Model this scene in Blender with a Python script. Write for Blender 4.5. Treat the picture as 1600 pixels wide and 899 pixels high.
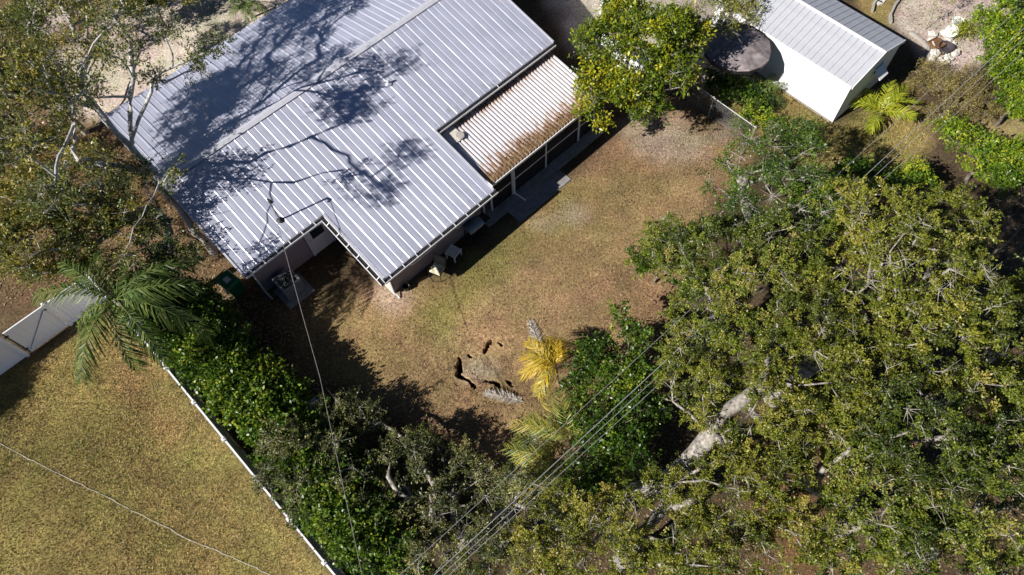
import bpy, math, random
import numpy as np
from mathutils import Vector, Matrix

random.seed(7)
rng = np.random.default_rng(7)
for o in list(bpy.data.objects):
    bpy.data.objects.remove(o)
scene = bpy.context.scene
col = scene.collection

# ------------------------------------------------------------------ camera
# drone 25.3 m above the yard, tilted 28 degrees off straight down
F, HGT = 1110.0, 25.3
_d = np.array([845 - 800, 1030 - 449.5, F]); _d /= np.linalg.norm(_d)
_Z = -_d
_X = np.array([1.0, 0, 0]) - _Z * _Z[0]; _X /= np.linalg.norm(_X)
_Y = np.cross(_Z, _X)
CR = np.array([_X, _Y, _Z])
cam_d = bpy.data.cameras.new('camera')
cam = bpy.data.objects.new('camera', cam_d); col.objects.link(cam)
cam_d.sensor_width = 36.0
cam_d.lens = F / 1600 * 36.0
cam_d.clip_start = 0.1
cam_d.clip_end = 2000
_m = Matrix(((CR[0, 0], -CR[0, 1], -CR[0, 2], 0), (CR[1, 0], -CR[1, 1], -CR[1, 2], 0),
             (CR[2, 0], -CR[2, 1], -CR[2, 2], HGT), (0, 0, 0, 1)))
cam.matrix_world = _m
scene.camera = cam

# ------------------------------------------------------------------ sky, sun, exposure
SAZ, SEL = math.radians(32), math.radians(37)
world = bpy.data.worlds.new('World'); scene.world = world
world.use_nodes = True
wn = world.node_tree
bg = wn.nodes['Background']
sky = wn.nodes.new('ShaderNodeTexSky')
sky.sky_type = 'NISHITA'; sky.sun_disc = False
sky.sun_elevation = SEL; sky.sun_rotation = math.radians(238)
sky.altitude = 6000; sky.air_density = 1.0; sky.dust_density = 0.2; sky.ozone_density = 3.5
wn.links.new(sky.outputs[0], bg.inputs[0])
bg.inputs[1].default_value = 0.05
sl = bpy.data.lights.new('sun', 'SUN'); sl.energy = 5.0; sl.angle = math.radians(0.5); sl.color = (1.0, 0.96, 0.90)
sun = bpy.data.objects.new('sun', sl); col.objects.link(sun)
sun.rotation_euler = Vector((math.cos(SAZ) * math.cos(SEL), math.sin(SAZ) * math.cos(SEL), -math.sin(SEL))).to_track_quat('-Z', 'Y').to_euler()
sun.location = (-30, -20, 30)
scene.view_settings.view_transform = 'Standard'
scene.view_settings.look = 'None'
scene.view_settings.gamma = 1.0
scene.view_settings.exposure = 0.5
scene.render.engine = 'CYCLES'
scene.cycles.diffuse_bounces = 2


def G(x, y, z=0.0):
    """point of the site at height z that was surveyed at photo position x, y"""
    r = CR @ np.array([x - 800.0, y - 449.5, F])
    t = (z - HGT) / r[2]
    return np.array([r[0] * t, r[1] * t, z])


# ------------------------------------------------------------------ materials
MATS = {}


def ramp(nt, pts):
    n = nt.nodes.new('ShaderNodeValToRGB')
    e = n.color_ramp.elements
    while len(e) > 1:
        e.remove(e[-1])
    e[0].position = pts[0][0]; e[0].color = (*pts[0][1], 1)
    for p, c in pts[1:]:
        k = e.new(p); k.color = (*c, 1)
    return n


def mat(name, base, rough=0.6, metal=0.0, var=0.12, scale=6.0, bump=0.0, spec=0.4, stain=None, stain_amt=0.5, stain_scale=2.0, stretch=(1, 1, 1)):
    if name in MATS:
        return MATS[name]
    m = bpy.data.materials.new(name); m.use_nodes = True
    nt = m.node_tree; b = nt.nodes['Principled BSDF']
    tc = nt.nodes.new('ShaderNodeTexCoord')
    mp = nt.nodes.new('ShaderNodeMapping'); mp.inputs['Scale'].default_value = stretch
    nt.links.new(tc.outputs['Object'], mp.inputs[0])
    n = nt.nodes.new('ShaderNodeTexNoise'); n.inputs['Scale'].default_value = scale; n.inputs['Detail'].default_value = 6
    nt.links.new(mp.outputs[0], n.inputs['Vector'])
    lo = tuple(max(0, c * (1 - var)) for c in base); hi = tuple(min(1, c * (1 + var)) for c in base)
    r = ramp(nt, [(0.3, lo), (0.7, hi)])
    nt.links.new(n.outputs[0], r.inputs[0])
    out = r.outputs[0]
    if stain:
        n2 = nt.nodes.new('ShaderNodeTexNoise'); n2.inputs['Scale'].default_value = stain_scale; n2.inputs['Detail'].default_value = 8
        nt.links.new(mp.outputs[0], n2.inputs['Vector'])
        r2 = ramp(nt, [(0.5, (0, 0, 0)), (0.72, (stain_amt,) * 3)])
        nt.links.new(n2.outputs[0], r2.inputs[0])
        mx = nt.nodes.new('ShaderNodeMix'); mx.data_type = 'RGBA'
        nt.links.new(r2.outputs[0], mx.inputs[0]); nt.links.new(out, mx.inputs[6])
        mx.inputs[7].default_value = (*stain, 1)
        out = mx.outputs[2]
    nt.links.new(out, b.inputs['Base Color'])
    b.inputs['Roughness'].default_value = rough
    b.inputs['Metallic'].default_value = metal
    b.inputs['Specular IOR Level'].default_value = spec
    if bump:
        bp = nt.nodes.new('ShaderNodeBump'); bp.inputs['Strength'].default_value = bump; bp.inputs['Distance'].default_value = 0.02
        nt.links.new(n.outputs[0], bp.inputs['Height']); nt.links.new(bp.outputs[0], b.inputs['Normal'])
    MATS[name] = m
    return m


def leaf_mat(name, pts, trans=0.3, rough=0.42, spec=0.5):
    """leaf surface: colour by the leaf's own tint, light passes through"""
    if name in MATS:
        return MATS[name]
    m = bpy.data.materials.new(name); m.use_nodes = True
    nt = m.node_tree; b = nt.nodes['Principled BSDF']
    at = nt.nodes.new('ShaderNodeAttribute'); at.attribute_name = 'tint'
    r = ramp(nt, pts)
    nt.links.new(at.outputs['Fac'], r.inputs[0])
    nt.links.new(r.outputs[0], b.inputs['Base Color'])
    b.inputs['Roughness'].default_value = rough
    b.inputs['Specular IOR Level'].default_value = spec
    tr = nt.nodes.new('ShaderNodeBsdfTranslucent')
    nt.links.new(r.outputs[0], tr.inputs[0])
    mx = nt.nodes.new('ShaderNodeMixShader'); mx.inputs[0].default_value = trans
    nt.links.new(b.outputs[0], mx.inputs[1]); nt.links.new(tr.outputs[0], mx.inputs[2])
    nt.links.new(mx.outputs[0], nt.nodes['Material Output'].inputs[0])
    MATS[name] = m
    return m


# ------------------------------------------------------------------ object helpers
def tag(o, label=None, cat=None, group=None, kind=None):
    if label: o['label'] = label
    if cat: o['category'] = cat
    if group: o['group'] = group
    if kind: o['kind'] = kind
    return o


def empty(name, loc, rz=0.0, label=None, cat=None, group=None):
    o = bpy.data.objects.new(name, None); col.objects.link(o)
    o.location = loc; o.rotation_euler = (0, 0, rz)
    o.empty_display_size = 0.2
    return tag(o, label, cat, group)


def link(name, me, m=None, parent=None, loc=None, rot=None):
    o = bpy.data.objects.new(name, me); col.objects.link(o)
    if m is not None and not me.materials:
        me.materials.append(m)
    if parent is not None: o.parent = parent
    if loc is not None: o.location = loc
    if rot is not None: o.rotation_euler = rot
    return o


def mesh_np(name, verts, quads, tint=None, smooth=False):
    verts = np.asarray(verts, dtype=np.float32); quads = np.asarray(quads, dtype=np.int32)
    k = quads.shape[1]
    me = bpy.data.meshes.new(name)
    me.vertices.add(len(verts)); me.vertices.foreach_set('co', verts.ravel())
    me.loops.add(quads.size); me.loops.foreach_set('vertex_index', quads.ravel())
    me.polygons.add(len(quads)); me.polygons.foreach_set('loop_start', np.arange(len(quads), dtype=np.int32) * k)
    me.polygons.foreach_set('loop_total', np.full(len(quads), k, dtype=np.int32))
    if smooth:
        me.polygons.foreach_set('use_smooth', np.ones(len(quads), dtype=bool))
    if tint is not None:
        a = me.attributes.new('tint', 'FLOAT', 'FACE'); a.data.foreach_set('value', np.asarray(tint, dtype=np.float32))
    me.update()
    return me


class MB:
    def __init__(s):
        s.v = []; s.f = []

    def add(s, vs, fs):
        n = len(s.v); s.v += [tuple(map(float, p)) for p in vs]; s.f += [tuple(i + n for i in f) for f in fs]; return s

    def box(s, a, b, c=None):
        """axis box from corner a to corner b"""
        x0, y0, z0 = a; x1, y1, z1 = b
        return s.add([(x0, y0, z0), (x1, y0, z0), (x1, y1, z0), (x0, y1, z0), (x0, y0, z1), (x1, y0, z1), (x1, y1, z1), (x0, y1, z1)],
                     [(3, 2, 1, 0), (4, 5, 6, 7), (0, 1, 5, 4), (1, 2, 6, 5), (2, 3, 7, 6), (3, 0, 4, 7)])

    def cbox(s, c, d, rz=0.0, rx=0.0, ry=0.0):
        M = Matrix.Translation(c) @ Matrix.Rotation(rz, 4, 'Z') @ Matrix.Rotation(ry, 4, 'Y') @ Matrix.Rotation(rx, 4, 'X')
        x, y, z = d[0] / 2, d[1] / 2, d[2] / 2
        vs = [M @ Vector(p) for p in ((-x, -y, -z), (x, -y, -z), (x, y, -z), (-x, y, -z), (-x, -y, z), (x, -y, z), (x, y, z), (-x, y, z))]
        return s.add(vs, [(3, 2, 1, 0), (4, 5, 6, 7), (0, 1, 5, 4), (1, 2, 6, 5), (2, 3, 7, 6), (3, 0, 4, 7)])

    def hexa(s, bot, top):
        """box-like solid: four bottom corners, four top corners (counter-clockwise from above)"""
        return s.add(list(bot) + list(top), [(3, 2, 1, 0), (4, 5, 6, 7), (0, 1, 5, 4), (1, 2, 6, 5), (2, 3, 7, 6), (3, 0, 4, 7)])

    def tube(s, path, r, n=8, caps=True, r2=None):
        path = [Vector(p) for p in path]
        L = len(path); rings = []
        for i, p in enumerate(path):
            d = (path[min(i + 1, L - 1)] - path[max(i - 1, 0)])
            d = d.normalized() if d.length > 1e-9 else Vector((0, 0, 1))
            ref = Vector((0, 0, 1)) if abs(d.z) < 0.9 else Vector((1, 0, 0))
            a = d.cross(ref).normalized(); b = d.cross(a)
            rr = r if r2 is None else r + (r2 - r) * i / (L - 1)
            rings.append([p + a * math.cos(2 * math.pi * k / n) * rr + b * math.sin(2 * math.pi * k / n) * rr for k in range(n)])
        fs = []
        for i in range(L - 1):
            for k in range(n):
                fs.append((i * n + k, i * n + (k + 1) % n, (i + 1) * n + (k + 1) % n, (i + 1) * n + k))
        if caps:
            fs.append(tuple(range(n))[::-1]); fs.append(tuple((L - 1) * n + k for k in range(n)))
        return s.add([p for q in rings for p in q], fs)

    def lathe(s, c, prof, n=20, cap=True):
        vs = []; fs = []
        for (r, z) in prof:
            for k in range(n):
                vs.append((c[0] + r * math.cos(2 * math.pi * k / n), c[1] + r * math.sin(2 * math.pi * k / n), c[2] + z))
        for i in range(len(prof) - 1):
            for k in range(n):
                fs.append((i * n + k, i * n + (k + 1) % n, (i + 1) * n + (k + 1) % n, (i + 1) * n + k))
        if cap and prof[0][0] > 1e-4: fs.append(tuple(range(n))[::-1])
        if cap and prof[-1][0] > 1e-4: fs.append(tuple((len(prof) - 1) * n + k for k in range(n)))
        return s.add(vs, fs)

    def extrude(s, prof, a, b, flip=False):
        """profile [(x,z)] swept straight from frame point a to b; a,b are functions (x,z)->point"""
        n = len(prof)
        vs = [a(x, z) for x, z in prof] + [b(x, z) for x, z in prof]
        fs = [(i, (i + 1) % n, n + (i + 1) % n, n + i) for i in range(n)]
        fs.append(tuple(range(n))[::-1]); fs.append(tuple(range(n, 2 * n)))
        return s.add(vs, fs)

    def mesh(s, name, smooth=False):
        me = bpy.data.meshes.new(name); me.from_pydata(s.v, [], s.f)
        if smooth:
            for p in me.polygons: p.use_smooth = True
        me.update()
        return me

    def build(s, name, m, parent=None, smooth=False, loc=None, rot=None):
        return link(name, s.mesh(name, smooth), m, parent, loc, rot)


def vnoise(x, y, cell, seed):
    r = np.random.default_rng(seed); g = r.random((256, 256))
    fx = x / cell + 1000; fy = y / cell + 1000
    i = np.floor(fx).astype(int); j = np.floor(fy).astype(int)
    u = fx - i; v = fy - j; u = u * u * (3 - 2 * u); v = v * v * (3 - 2 * v)
    a = g[i % 256, j % 256]; b = g[(i + 1) % 256, j % 256]; c = g[i % 256, (j + 1) % 256]; d = g[(i + 1) % 256, (j + 1) % 256]
    return (a * (1 - u) + b * u) * (1 - v) + (c * (1 - u) + d * u) * v


def fbm(x, y, cell, seed):
    return (vnoise(x, y, cell, seed) * 0.55 + vnoise(x, y, cell * 0.45, seed + 1) * 0.28 + vnoise(x, y, cell * 0.2, seed + 2) * 0.17)


def polymask(poly, x, y, soft):
    """1 inside a surveyed outline, 0 outside, soft edge in metres"""
    P = np.array([G(*p)[:2] for p in poly]); n = len(P)
    inside = np.zeros(x.shape, bool); dist = np.full(x.shape, 1e9)
    for i in range(n):
        a = P[i]; b = P[(i + 1) % n]
        cond = (a[1] > y) != (b[1] > y)
        with np.errstate(divide='ignore', invalid='ignore'):
            xi = (b[0] - a[0]) * (y - a[1]) / (b[1] - a[1] + 1e-12) + a[0]
        inside ^= cond & (x < xi)
        e = b - a; t = np.clip(((x - a[0]) * e[0] + (y - a[1]) * e[1]) / (e @ e), 0, 1)
        dist = np.minimum(dist, np.hypot(x - a[0] - t * e[0], y - a[1] - t * e[1]))
    sd = np.where(inside, dist, -dist) + (fbm(x, y, 1.2, 77) - 0.5) * soft * 1.6
    return np.clip(sd / soft * 0.5 + 0.5, 0, 1)


# ------------------------------------------------------------------ ground
LAWN_LEFT = [(-60, 600), (60, 560), (185, 490), (215, 525), (350, 690), (530, 920), (530, 1000), (-100, 1000)]
LAWN_MID = [(500, 470), (600, 450), (720, 430), (880, 290), (1000, 180), (1090, 165), (1180, 230), (1110, 330), (1060, 480), (1010, 560), (900, 640), (830, 760), (720, 730), (600, 640), (480, 560), (430, 480)]


def ground_colour(x, y):
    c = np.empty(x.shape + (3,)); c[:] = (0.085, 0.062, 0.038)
    n1 = fbm(x, y, 3.0, 5)[..., None]; n2 = fbm(x, y, 0.9, 15)[..., None]

    def lay(poly, rgb, soft, amt=1.0):
        nonlocal c
        m = (polymask(poly, x, y, soft) * amt)[..., None]
        c = c * (1 - m) + np.array(rgb) * m
    # orange-brown leaf litter below the trees left of the house
    lay([(-200, -100), (200, -100), (300, 330), (380, 440), (200, 480), (-200, 480)], (0.21, 0.135, 0.075), 1.2, 0.85)
    lay([(1200, 650), (1260, 650), (1300, 900), (1200, 900)], (0.24, 0.12, 0.05), 1.0, 0.6)
    # pale sand drive behind the house
    lay([(90, 190), (60, 110), (240, -40), (520, -60), (520, 30), (400, 45), (200, 180)], (0.62, 0.53, 0.44), 0.5, 0.95)
    lay([(30, 20), (120, -30), (140, 20), (80, 50)], (0.5, 0.42, 0.38), 0.6, 0.9)
    # lawns
    lay(LAWN_MID, (0.285, 0.188, 0.100), 0.6)
    lay([(640, 480), (700, 440), (880, 300), (920, 290), (860, 370), (760, 460), (700, 520), (650, 530)], (0.225, 0.195, 0.062), 0.8, 0.9)
    lay([(450, 500), (600, 480), (640, 560), (560, 620), (470, 560)], (0.25, 0.19, 0.08), 0.6, 0.7)
    lay([(880, 310), (1020, 220), (1050, 300), (960, 400), (880, 420)], (0.255, 0.195, 0.085), 0.9, 0.6)
    lay(LAWN_LEFT, (0.275, 0.217, 0.076), 0.35)
    lay([(185, 500), (230, 600), (270, 700), (200, 640), (150, 560)], (0.34, 0.225, 0.095), 0.6, 0.6)
    # worn sandy patches
    for px, py, r in ((1050, 220, 55), (1010, 200, 35), (620, 474, 20), (605, 455, 14), (900, 335, 16), (748, 575, 17), (1130, 210, 22), (845, 350, 12)):
        poly = [(px + r * math.cos(a) * (1 + .3 * math.sin(3 * a)), py + .7 * r * math.sin(a)) for a in np.linspace(0, 6.28, 10)[:-1]]
        lay(poly, (0.40, 0.32, 0.255), 0.5, 0.7)
    # next lot: dry grass round the shed, lilac-grey sand behind it
    lay([(1090, 130), (1190, 110), (1310, 200), (1420, 130), (1450, 220), (1420, 300), (1250, 260), (1180, 210)], (0.30, 0.245, 0.085), 0.5, 0.95)
    lay([(1480, 190), (1620, 180), (1650, 260), (1520, 250)], (0.34, 0.26, 0.12), 0.6, 0.8)
    lay([(1420, 60), (1390, 30), (1420, -60), (1640, -60), (1560, 80), (1480, 140)], (0.47, 0.385, 0.345), 0.35)
    lay([(1330, -30), (1420, -30), (1385, 40), (1350, 25)], (0.26, 0.20, 0.08), 0.3)
    lay([(830, -40), (1120, -60), (1140, 60), (1190, 110), (1110, 130), (900, 80)], (0.45, 0.39, 0.34), 0.5, 0.9)
    lay([(1115, 60), (1195, 60), (1200, 120), (1140, 125)], (0.42, 0.36, 0.34), 0.3, 0.8)
    n3 = vnoise(x, y, 0.33, 19)[..., None]
    c *= (0.66 + 0.68 * n1) * (0.72 + 0.56 * n2) * (0.84 + 0.32 * n3)
    g2 = np.clip((fbm(x, y, 0.7, 43) - 0.5) * 2.4, -0.5, 0.5)[..., None]
    c *= 1 + g2 * np.array([0.07, -0.02, 0.08])
    g = np.clip((fbm(x, y, 1.6, 33) - 0.5) * 2.2, -0.5, 0.5)[..., None]
    c *= 1 + g * np.array([-0.06, 0.04, -0.05])
    return c


gm = bpy.data.materials.new('ground_cover'); gm.use_nodes = True
nt = gm.node_tree; b = nt.nodes['Principled BSDF']
at = nt.nodes.new('ShaderNodeAttribute'); at.attribute_name = 'cover'
tc = nt.nodes.new('ShaderNodeTexCoord')
na = nt.nodes.new('ShaderNodeTexNoise'); na.inputs['Scale'].default_value = 9; na.inputs['Detail'].default_value = 10; na.inputs['Roughness'].default_value = 0.75
nb = nt.nodes.new('ShaderNodeTexNoise'); nb.inputs['Scale'].default_value = 34; nb.inputs['Detail'].default_value = 4
for q in (na, nb): nt.links.new(tc.outputs['Object'], q.inputs['Vector'])
ra = ramp(nt, [(0.30, (0.30, 0.29, 0.27)), (0.5, (0.92, 0.92, 0.90)), (0.68, (1.6, 1.6, 1.55))])
rb = ramp(nt, [(0.3, (0.45, 0.45, 0.42)), (0.65, (1.35, 1.35, 1.35))])
nt.links.new(na.outputs[0], ra.inputs[0]); nt.links.new(nb.outputs[0], rb.inputs[0])
m1 = nt.nodes.new('ShaderNodeMix'); m1.data_type = 'RGBA'; m1.blend_type = 'MULTIPLY'; m1.inputs[0].default_value = 1
m2 = nt.nodes.new('ShaderNodeMix'); m2.data_type = 'RGBA'; m2.blend_type = 'MULTIPLY'; m2.inputs[0].default_value = 0.8
nt.links.new(at.outputs['Color'], m1.inputs[6]); nt.links.new(ra.outputs[0], m1.inputs[7])
nt.links.new(m1.outputs[2], m2.inputs[6]); nt.links.new(rb.outputs[0], m2.inputs[7])
nt.links.new(m2.outputs[2], b.inputs['Base Color'])
b.inputs['Roughness'].default_value = 0.95; b.inputs['Specular IOR Level'].default_value = 0.1
bp = nt.nodes.new('ShaderNodeBump'); bp.inputs['Strength'].default_value = 0.7; bp.inputs['Distance'].default_value = 0.03
nt.links.new(na.outputs[0], bp.inputs['Height']); nt.links.new(bp.outputs[0], b.inputs['Normal'])
GROUND = gm


def cover_attr(me, colr):
    a = me.attributes.new('cover', 'FLOAT_COLOR', 'POINT')
    a.data.foreach_set('color', np.concatenate([colr, np.ones((len(colr), 1))], 1).astype(np.float32).ravel())


SC = G(765, 575)                                   # middle of the sinkhole
CELL = 0.25
X0, X1, Y0, Y1 = -36.0, 34.0, -8.0, 44.0
hx0 = math.floor((SC[0] - 3.0 - X0) / CELL); hx1 = hx0 + 24
hy0 = math.floor((SC[1] - 3.0 - Y0) / CELL); hy1 = hy0 + 24
nx = int((X1 - X0) / CELL) + 1; ny = int((Y1 - Y0) / CELL) + 1
gx, gy = np.meshgrid(np.linspace(X0, X1, nx), np.linspace(Y0, Y1, ny), indexing='ij')
gz = (fbm(gx, gy, 2.2, 9) - 0.5) * 0.04
ed = np.minimum.reduce([gx - X0, X1 - gx, gy - Y0, Y1 - gy])
gz *= np.clip(ed / 2, 0, 1)
hd = np.maximum(np.abs(gx - (X0 + (hx0 + 12) * CELL)), np.abs(gy - (Y0 + (hy0 + 12) * CELL)))
gz *= np.clip((hd - 3.0) / 1.5, 0, 1)
gz = np.minimum(gz, 0.015)
gv = np.stack([gx, gy, gz], -1).reshape(-1, 3)
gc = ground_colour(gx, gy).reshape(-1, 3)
ii, jj = np.meshgrid(np.arange(nx - 1), np.arange(ny - 1), indexing='ij')
keep = ~((ii >= hx0) & (ii < hx1) & (jj >= hy0) & (jj < hy1))
ii = ii[keep]; jj = jj[keep]
gq = np.stack([ii * ny + jj, (ii + 1) * ny + jj, (ii + 1) * ny + jj + 1, ii * ny + jj + 1], 1)
# far skirt to the horizon
B = 700.0
far = np.array([(-B, -B, 0), (B, -B, 0), (B, B, 0), (-B, B, 0), (X0, Y0, 0), (X1, Y0, 0), (X1, Y1, 0), (X0, Y1, 0)])
o0 = len(gv)
gv = np.concatenate([gv, far]); gc = np.concatenate([gc, np.full((8, 3), (0.12, 0.11, 0.05))])
gq = np.concatenate([gq, np.array([(0, 1, 5, 4), (1, 2, 6, 5), (2, 3, 7, 6), (3, 0, 4, 7)]) + o0])
me = mesh_np('ground', gv, gq, smooth=True); cover_attr(me, gc)
tag(link('ground', me, GROUND), kind='structure')

# sinkhole: the settled disc of lawn with open cracks round its rim
CR_PX = [
    [(718, 560), (716, 574), (719, 580), (714, 586), (723, 589), (733, 594), (741, 601)],
    [(731, 552), (734, 556)],
    [(767, 531), (763, 538), (758, 546), (756, 549)],
    [(778, 534), (783, 538)],
    [(759, 594), (770, 595), (776, 597), (780, 602)],
    [(790, 593), (797, 597), (801, 600)],
]
CR_W = [0.085, 0.06, 0.08, 0.045, 0.07, 0.06]
hx = np.linspace(X0 + hx0 * CELL, X0 + hx1 * CELL, 289); hy = np.linspace(Y0 + hy0 * CELL, Y0 + hy1 * CELL, 289)
px_, py_ = np.meshgrid(hx, hy, indexing='ij')
sd = np.zeros_like(px_)
rr = np.hypot((px_ - SC[0]) / 1.65, (py_ - SC[1]) / 1.2)
pz = -0.10 * np.clip((1.25 - rr) / 0.6, 0, 1) - 0.10 * np.clip(1 - rr, 0, 1)
edge = np.minimum.reduce([px_ - hx[0], hx[-1] - px_, py_ - hy[0], hy[-1] - py_])
pz += (fbm(px_, py_, 0.5, 3) - 0.5) * 0.06 * np.clip(edge / 0.6, 0, 1) * np.where(rr < 1.3, 1.5, 0.6)
jx = (fbm(px_, py_, 0.26, 61) - 0.5) * 0.20 + (vnoise(px_, py_, 0.09, 63) - 0.5) * 0.06; jy = (fbm(px_, py_, 0.26, 71) - 0.5) * 0.20 + (vnoise(px_, py_, 0.09, 73) - 0.5) * 0.06
crk = np.zeros_like(px_)
for line, w in zip(CR_PX, CR_W):
    P = [G(*p)[:2] for p in line]
    dmin = np.full(px_.shape, 9.0)
    for a, b_ in zip(P[:-1], P[1:]):
        e = b_ - a; t = np.clip(((px_ + jx - a[0]) * e[0] + (py_ + jy - a[1]) * e[1]) / (e @ e), 0, 1)
        dmin = np.minimum(dmin, np.hypot(px_ + jx - a[0] - t * e[0], py_ + jy - a[1] - t * e[1]))
    wv = w * (0.35 + 1.25 * fbm(px_, py_, 0.3, 91))
    crk = np.maximum(crk, np.clip((wv - dmin) / 0.022, 0, 1))
pz = pz - crk * 0.85
pz = np.where(edge < 1e-6, 0, pz)
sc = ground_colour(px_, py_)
cm = np.clip(crk * 2, 0, 1)[..., None]
sc = sc * (1 - cm) + np.array((0.06, 0.045, 0.03)) * cm
nS = 289
ii, jj = np.meshgrid(np.arange(nS - 1), np.arange(nS - 1), indexing='ij'); ii = ii.ravel(); jj = jj.ravel()
me = mesh_np('sinkhole', np.stack([px_, py_, pz], -1).reshape(-1, 3), np.stack([ii * nS + jj, (ii + 1) * nS + jj, (ii + 1) * nS + jj + 1, ii * nS + jj + 1], 1), smooth=True)
cover_attr(me, sc.reshape(-1, 3))
tag(link('sinkhole_ground', me, GROUND), kind='structure')


# ------------------------------------------------------------------ grass blades and litter
def scatter(poly, count, seed):
    r = np.random.default_rng(seed)
    P = np.array([G(*p)[:2] for p in poly]); lo = P.min(0); hi = P.max(0)
    q = lo + r.random((count, 2)) * (hi - lo)
    m = polymask(poly, q[:, 0], q[:, 1], 0.4)
    return q[r.random(count) < m]


def sink_z(p):
    """ground level under the points; False where a crack is open or the soil is bare"""
    i = np.round((p[:, 0] - hx[0]) / (hx[1] - hx[0])).astype(int); j = np.round((p[:, 1] - hy[0]) / (hy[1] - hy[0])).astype(int)
    inn = (i >= 0) & (j >= 0) & (i < len(hx)) & (j < len(hy))
    ic = np.clip(i, 0, len(hx) - 1); jc = np.clip(j, 0, len(hy) - 1)
    z = np.where(inn, pz[ic, jc], 0.0); ok = ~inn | (crk[ic, jc] < .05)
    ok &= ~inn | (rr[ic, jc] > .95) | (vnoise(p[:, 0], p[:, 1], .4, 57) > .45)
    return z, ok


def blades(pts, h, w, seed, z=0.0):
    r = np.random.default_rng(seed); n = len(pts)
    a = r.random(n) * 6.283; lean = 0.3 + r.random(n) * 1.2; hh = h * (0.5 + r.random(n))
    base = np.concatenate([pts, np.reshape(z, (n, 1))], 1)
    dx = np.stack([np.cos(a), np.sin(a), np.zeros(n)], 1); dy = np.stack([-np.sin(a), np.cos(a), np.zeros(n)], 1)
    tip = base + dx * (np.sin(lean) * hh)[:, None]; tip[:, 2] += np.cos(lean) * hh
    v = np.stack([base - dy * w / 2, base + dy * w / 2, tip], 1).reshape(-1, 3)
    return v, np.arange(3 * n).reshape(-1, 3), r


def grass(name, poly, count, h, w, rampn, label, seed, bright=1.0):
    p = scatter(poly, count, seed)
    zb, ok = sink_z(p)
    p = p[ok]; zb = zb[ok]
    gcol = ground_colour(p[:, 0], p[:, 1])
    v, f, r = blades(p, h, w, seed + 1, zb - 0.005)
    f4 = f
    me = mesh_np(name, v, f4)
    a = me.attributes.new('cover', 'FLOAT_COLOR', 'FACE')
    cc = gcol * bright * (0.35 + 1.2 * r.random((len(p), 1))) * (1 + (r.random((len(p), 3)) - 0.5) * 0.25)
    a.data.foreach_set('color', np.concatenate([cc, np.ones((len(cc), 1))], 1).astype(np.float32).ravel())
    return tag(link(name, me, BLADE), label, 'grass', kind='stuff')


BLADE = bpy.data.materials.new('grass_blade'); BLADE.use_nodes = True
nt = BLADE.node_tree; b = nt.nodes['Principled BSDF']
at = nt.nodes.new('ShaderNodeAttribute'); at.attribute_name = 'cover'
nt.links.new(at.outputs['Color'], b.inputs['Base Color']); b.inputs['Roughness'].default_value = 0.7; b.inputs['Specular IOR Level'].default_value = 0.2
grass('lawn_grass', LAWN_LEFT, 150000, 0.075, 0.034, None, 'dry yellow-green lawn grass outside the white fence', 201, 1.1)
grass('lawn_grass', LAWN_MID, 120000, 0.06, 0.032, None, 'worn tan and green lawn grass behind the house', 211, 1.08)
grass('rough_grass', [(1090, 130), (1190, 110), (1310, 200), (1420, 130), (1450, 220), (1420, 300), (1250, 260), (1180, 210)], 30000, 0.12, 0.03, None, 'rough dry grass round the white shed', 221, 1.15)

LITTER = leaf_mat('dead_leaf', [(0, (0.10, 0.06, 0.03)), (0.5, (0.28, 0.17, 0.08)), (1, (0.42, 0.33, 0.22))], 0.1, 0.7, 0.2)


def flat_leaves(pts, z, size, seed, zs=0.02, slope=None):
    r = np.random.default_rng(seed); n = len(pts); a = r.random(n) * 6.283
    L = size * (0.6 + 0.8 * r.random(n)); W = L * (0.4 + 0.3 * r.random(n))
    zz = (np.full(n, z) if np.isscalar(z) else z) + r.random(n) * zs
    c = np.concatenate([pts, zz[:, None]], 1)
    ax = np.stack([np.cos(a), np.sin(a), (r.random(n) - 0.5) * 0.7], 1) * L[:, None] / 2
    ay = np.stack([-np.sin(a), np.cos(a), (r.random(n) - 0.5) * 0.7], 1) * W[:, None] / 2
    v = np.stack([c - ax, c + ay, c + ax, c - ay], 1).reshape(-1, 3)
    return v, np.arange(4 * n).reshape(-1, 4), r.random(n)


for k, (poly, cnt, size, lab) in enumerate((
        (LAWN_MID, 9000, 0.07, 'scattered dry leaves on the worn lawn'),
        ([(-60, 250), (300, 330), (380, 440), (200, 480), (-60, 480)], 6000, 0.10, 'orange-brown leaf litter under the grey-limbed tree'),
        ([(300, 430), (480, 470), (560, 560), (520, 640), (400, 600), (300, 520)], 5000, 0.08, 'leaf litter in the shade behind the hedge'),
        ([(850, 700), (1300, 620), (1600, 500), (1650, 950), (800, 950)], 14000, 0.08, 'brown leaf litter under the oaks'),
        (LAWN_LEFT, 5000, 0.06, 'pale dry leaves on the lawn outside the fence'),
        ([(1420, 60), (1390, 30), (1420, -60), (1640, -60), (1560, 80), (1480, 140)], 2500, 0.09, 'brown leaves on the lilac-grey sand'))):
    p = scatter(poly, cnt, 300 + k)
    zb, ok = sink_z(p); p = p[ok]; zb = zb[ok]
    v, f, t = flat_leaves(p, zb + 0.012, size, 310 + k)
    tag(link('leaf_litter', mesh_np('leaf_litter', v, f, t), LITTER), lab, 'leaf litter', kind='stuff')

# ------------------------------------------------------------------ house
TH = math.radians(44.0)
HO = G(603, 440, 2.35); HO[2] = 0
CU, SU = math.cos(TH), math.sin(TH)


def hloc(p):
    """world point -> house axes (u along the ridge, w towards the back)"""
    d = np.array(p) - HO
    return (d[0] * CU + d[1] * SU, -d[0] * SU + d[1] * CU, p[2])


SLOPE = 0.22
W_R = 8.17; ZR = 2.35 + SLOPE * W_R


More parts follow.
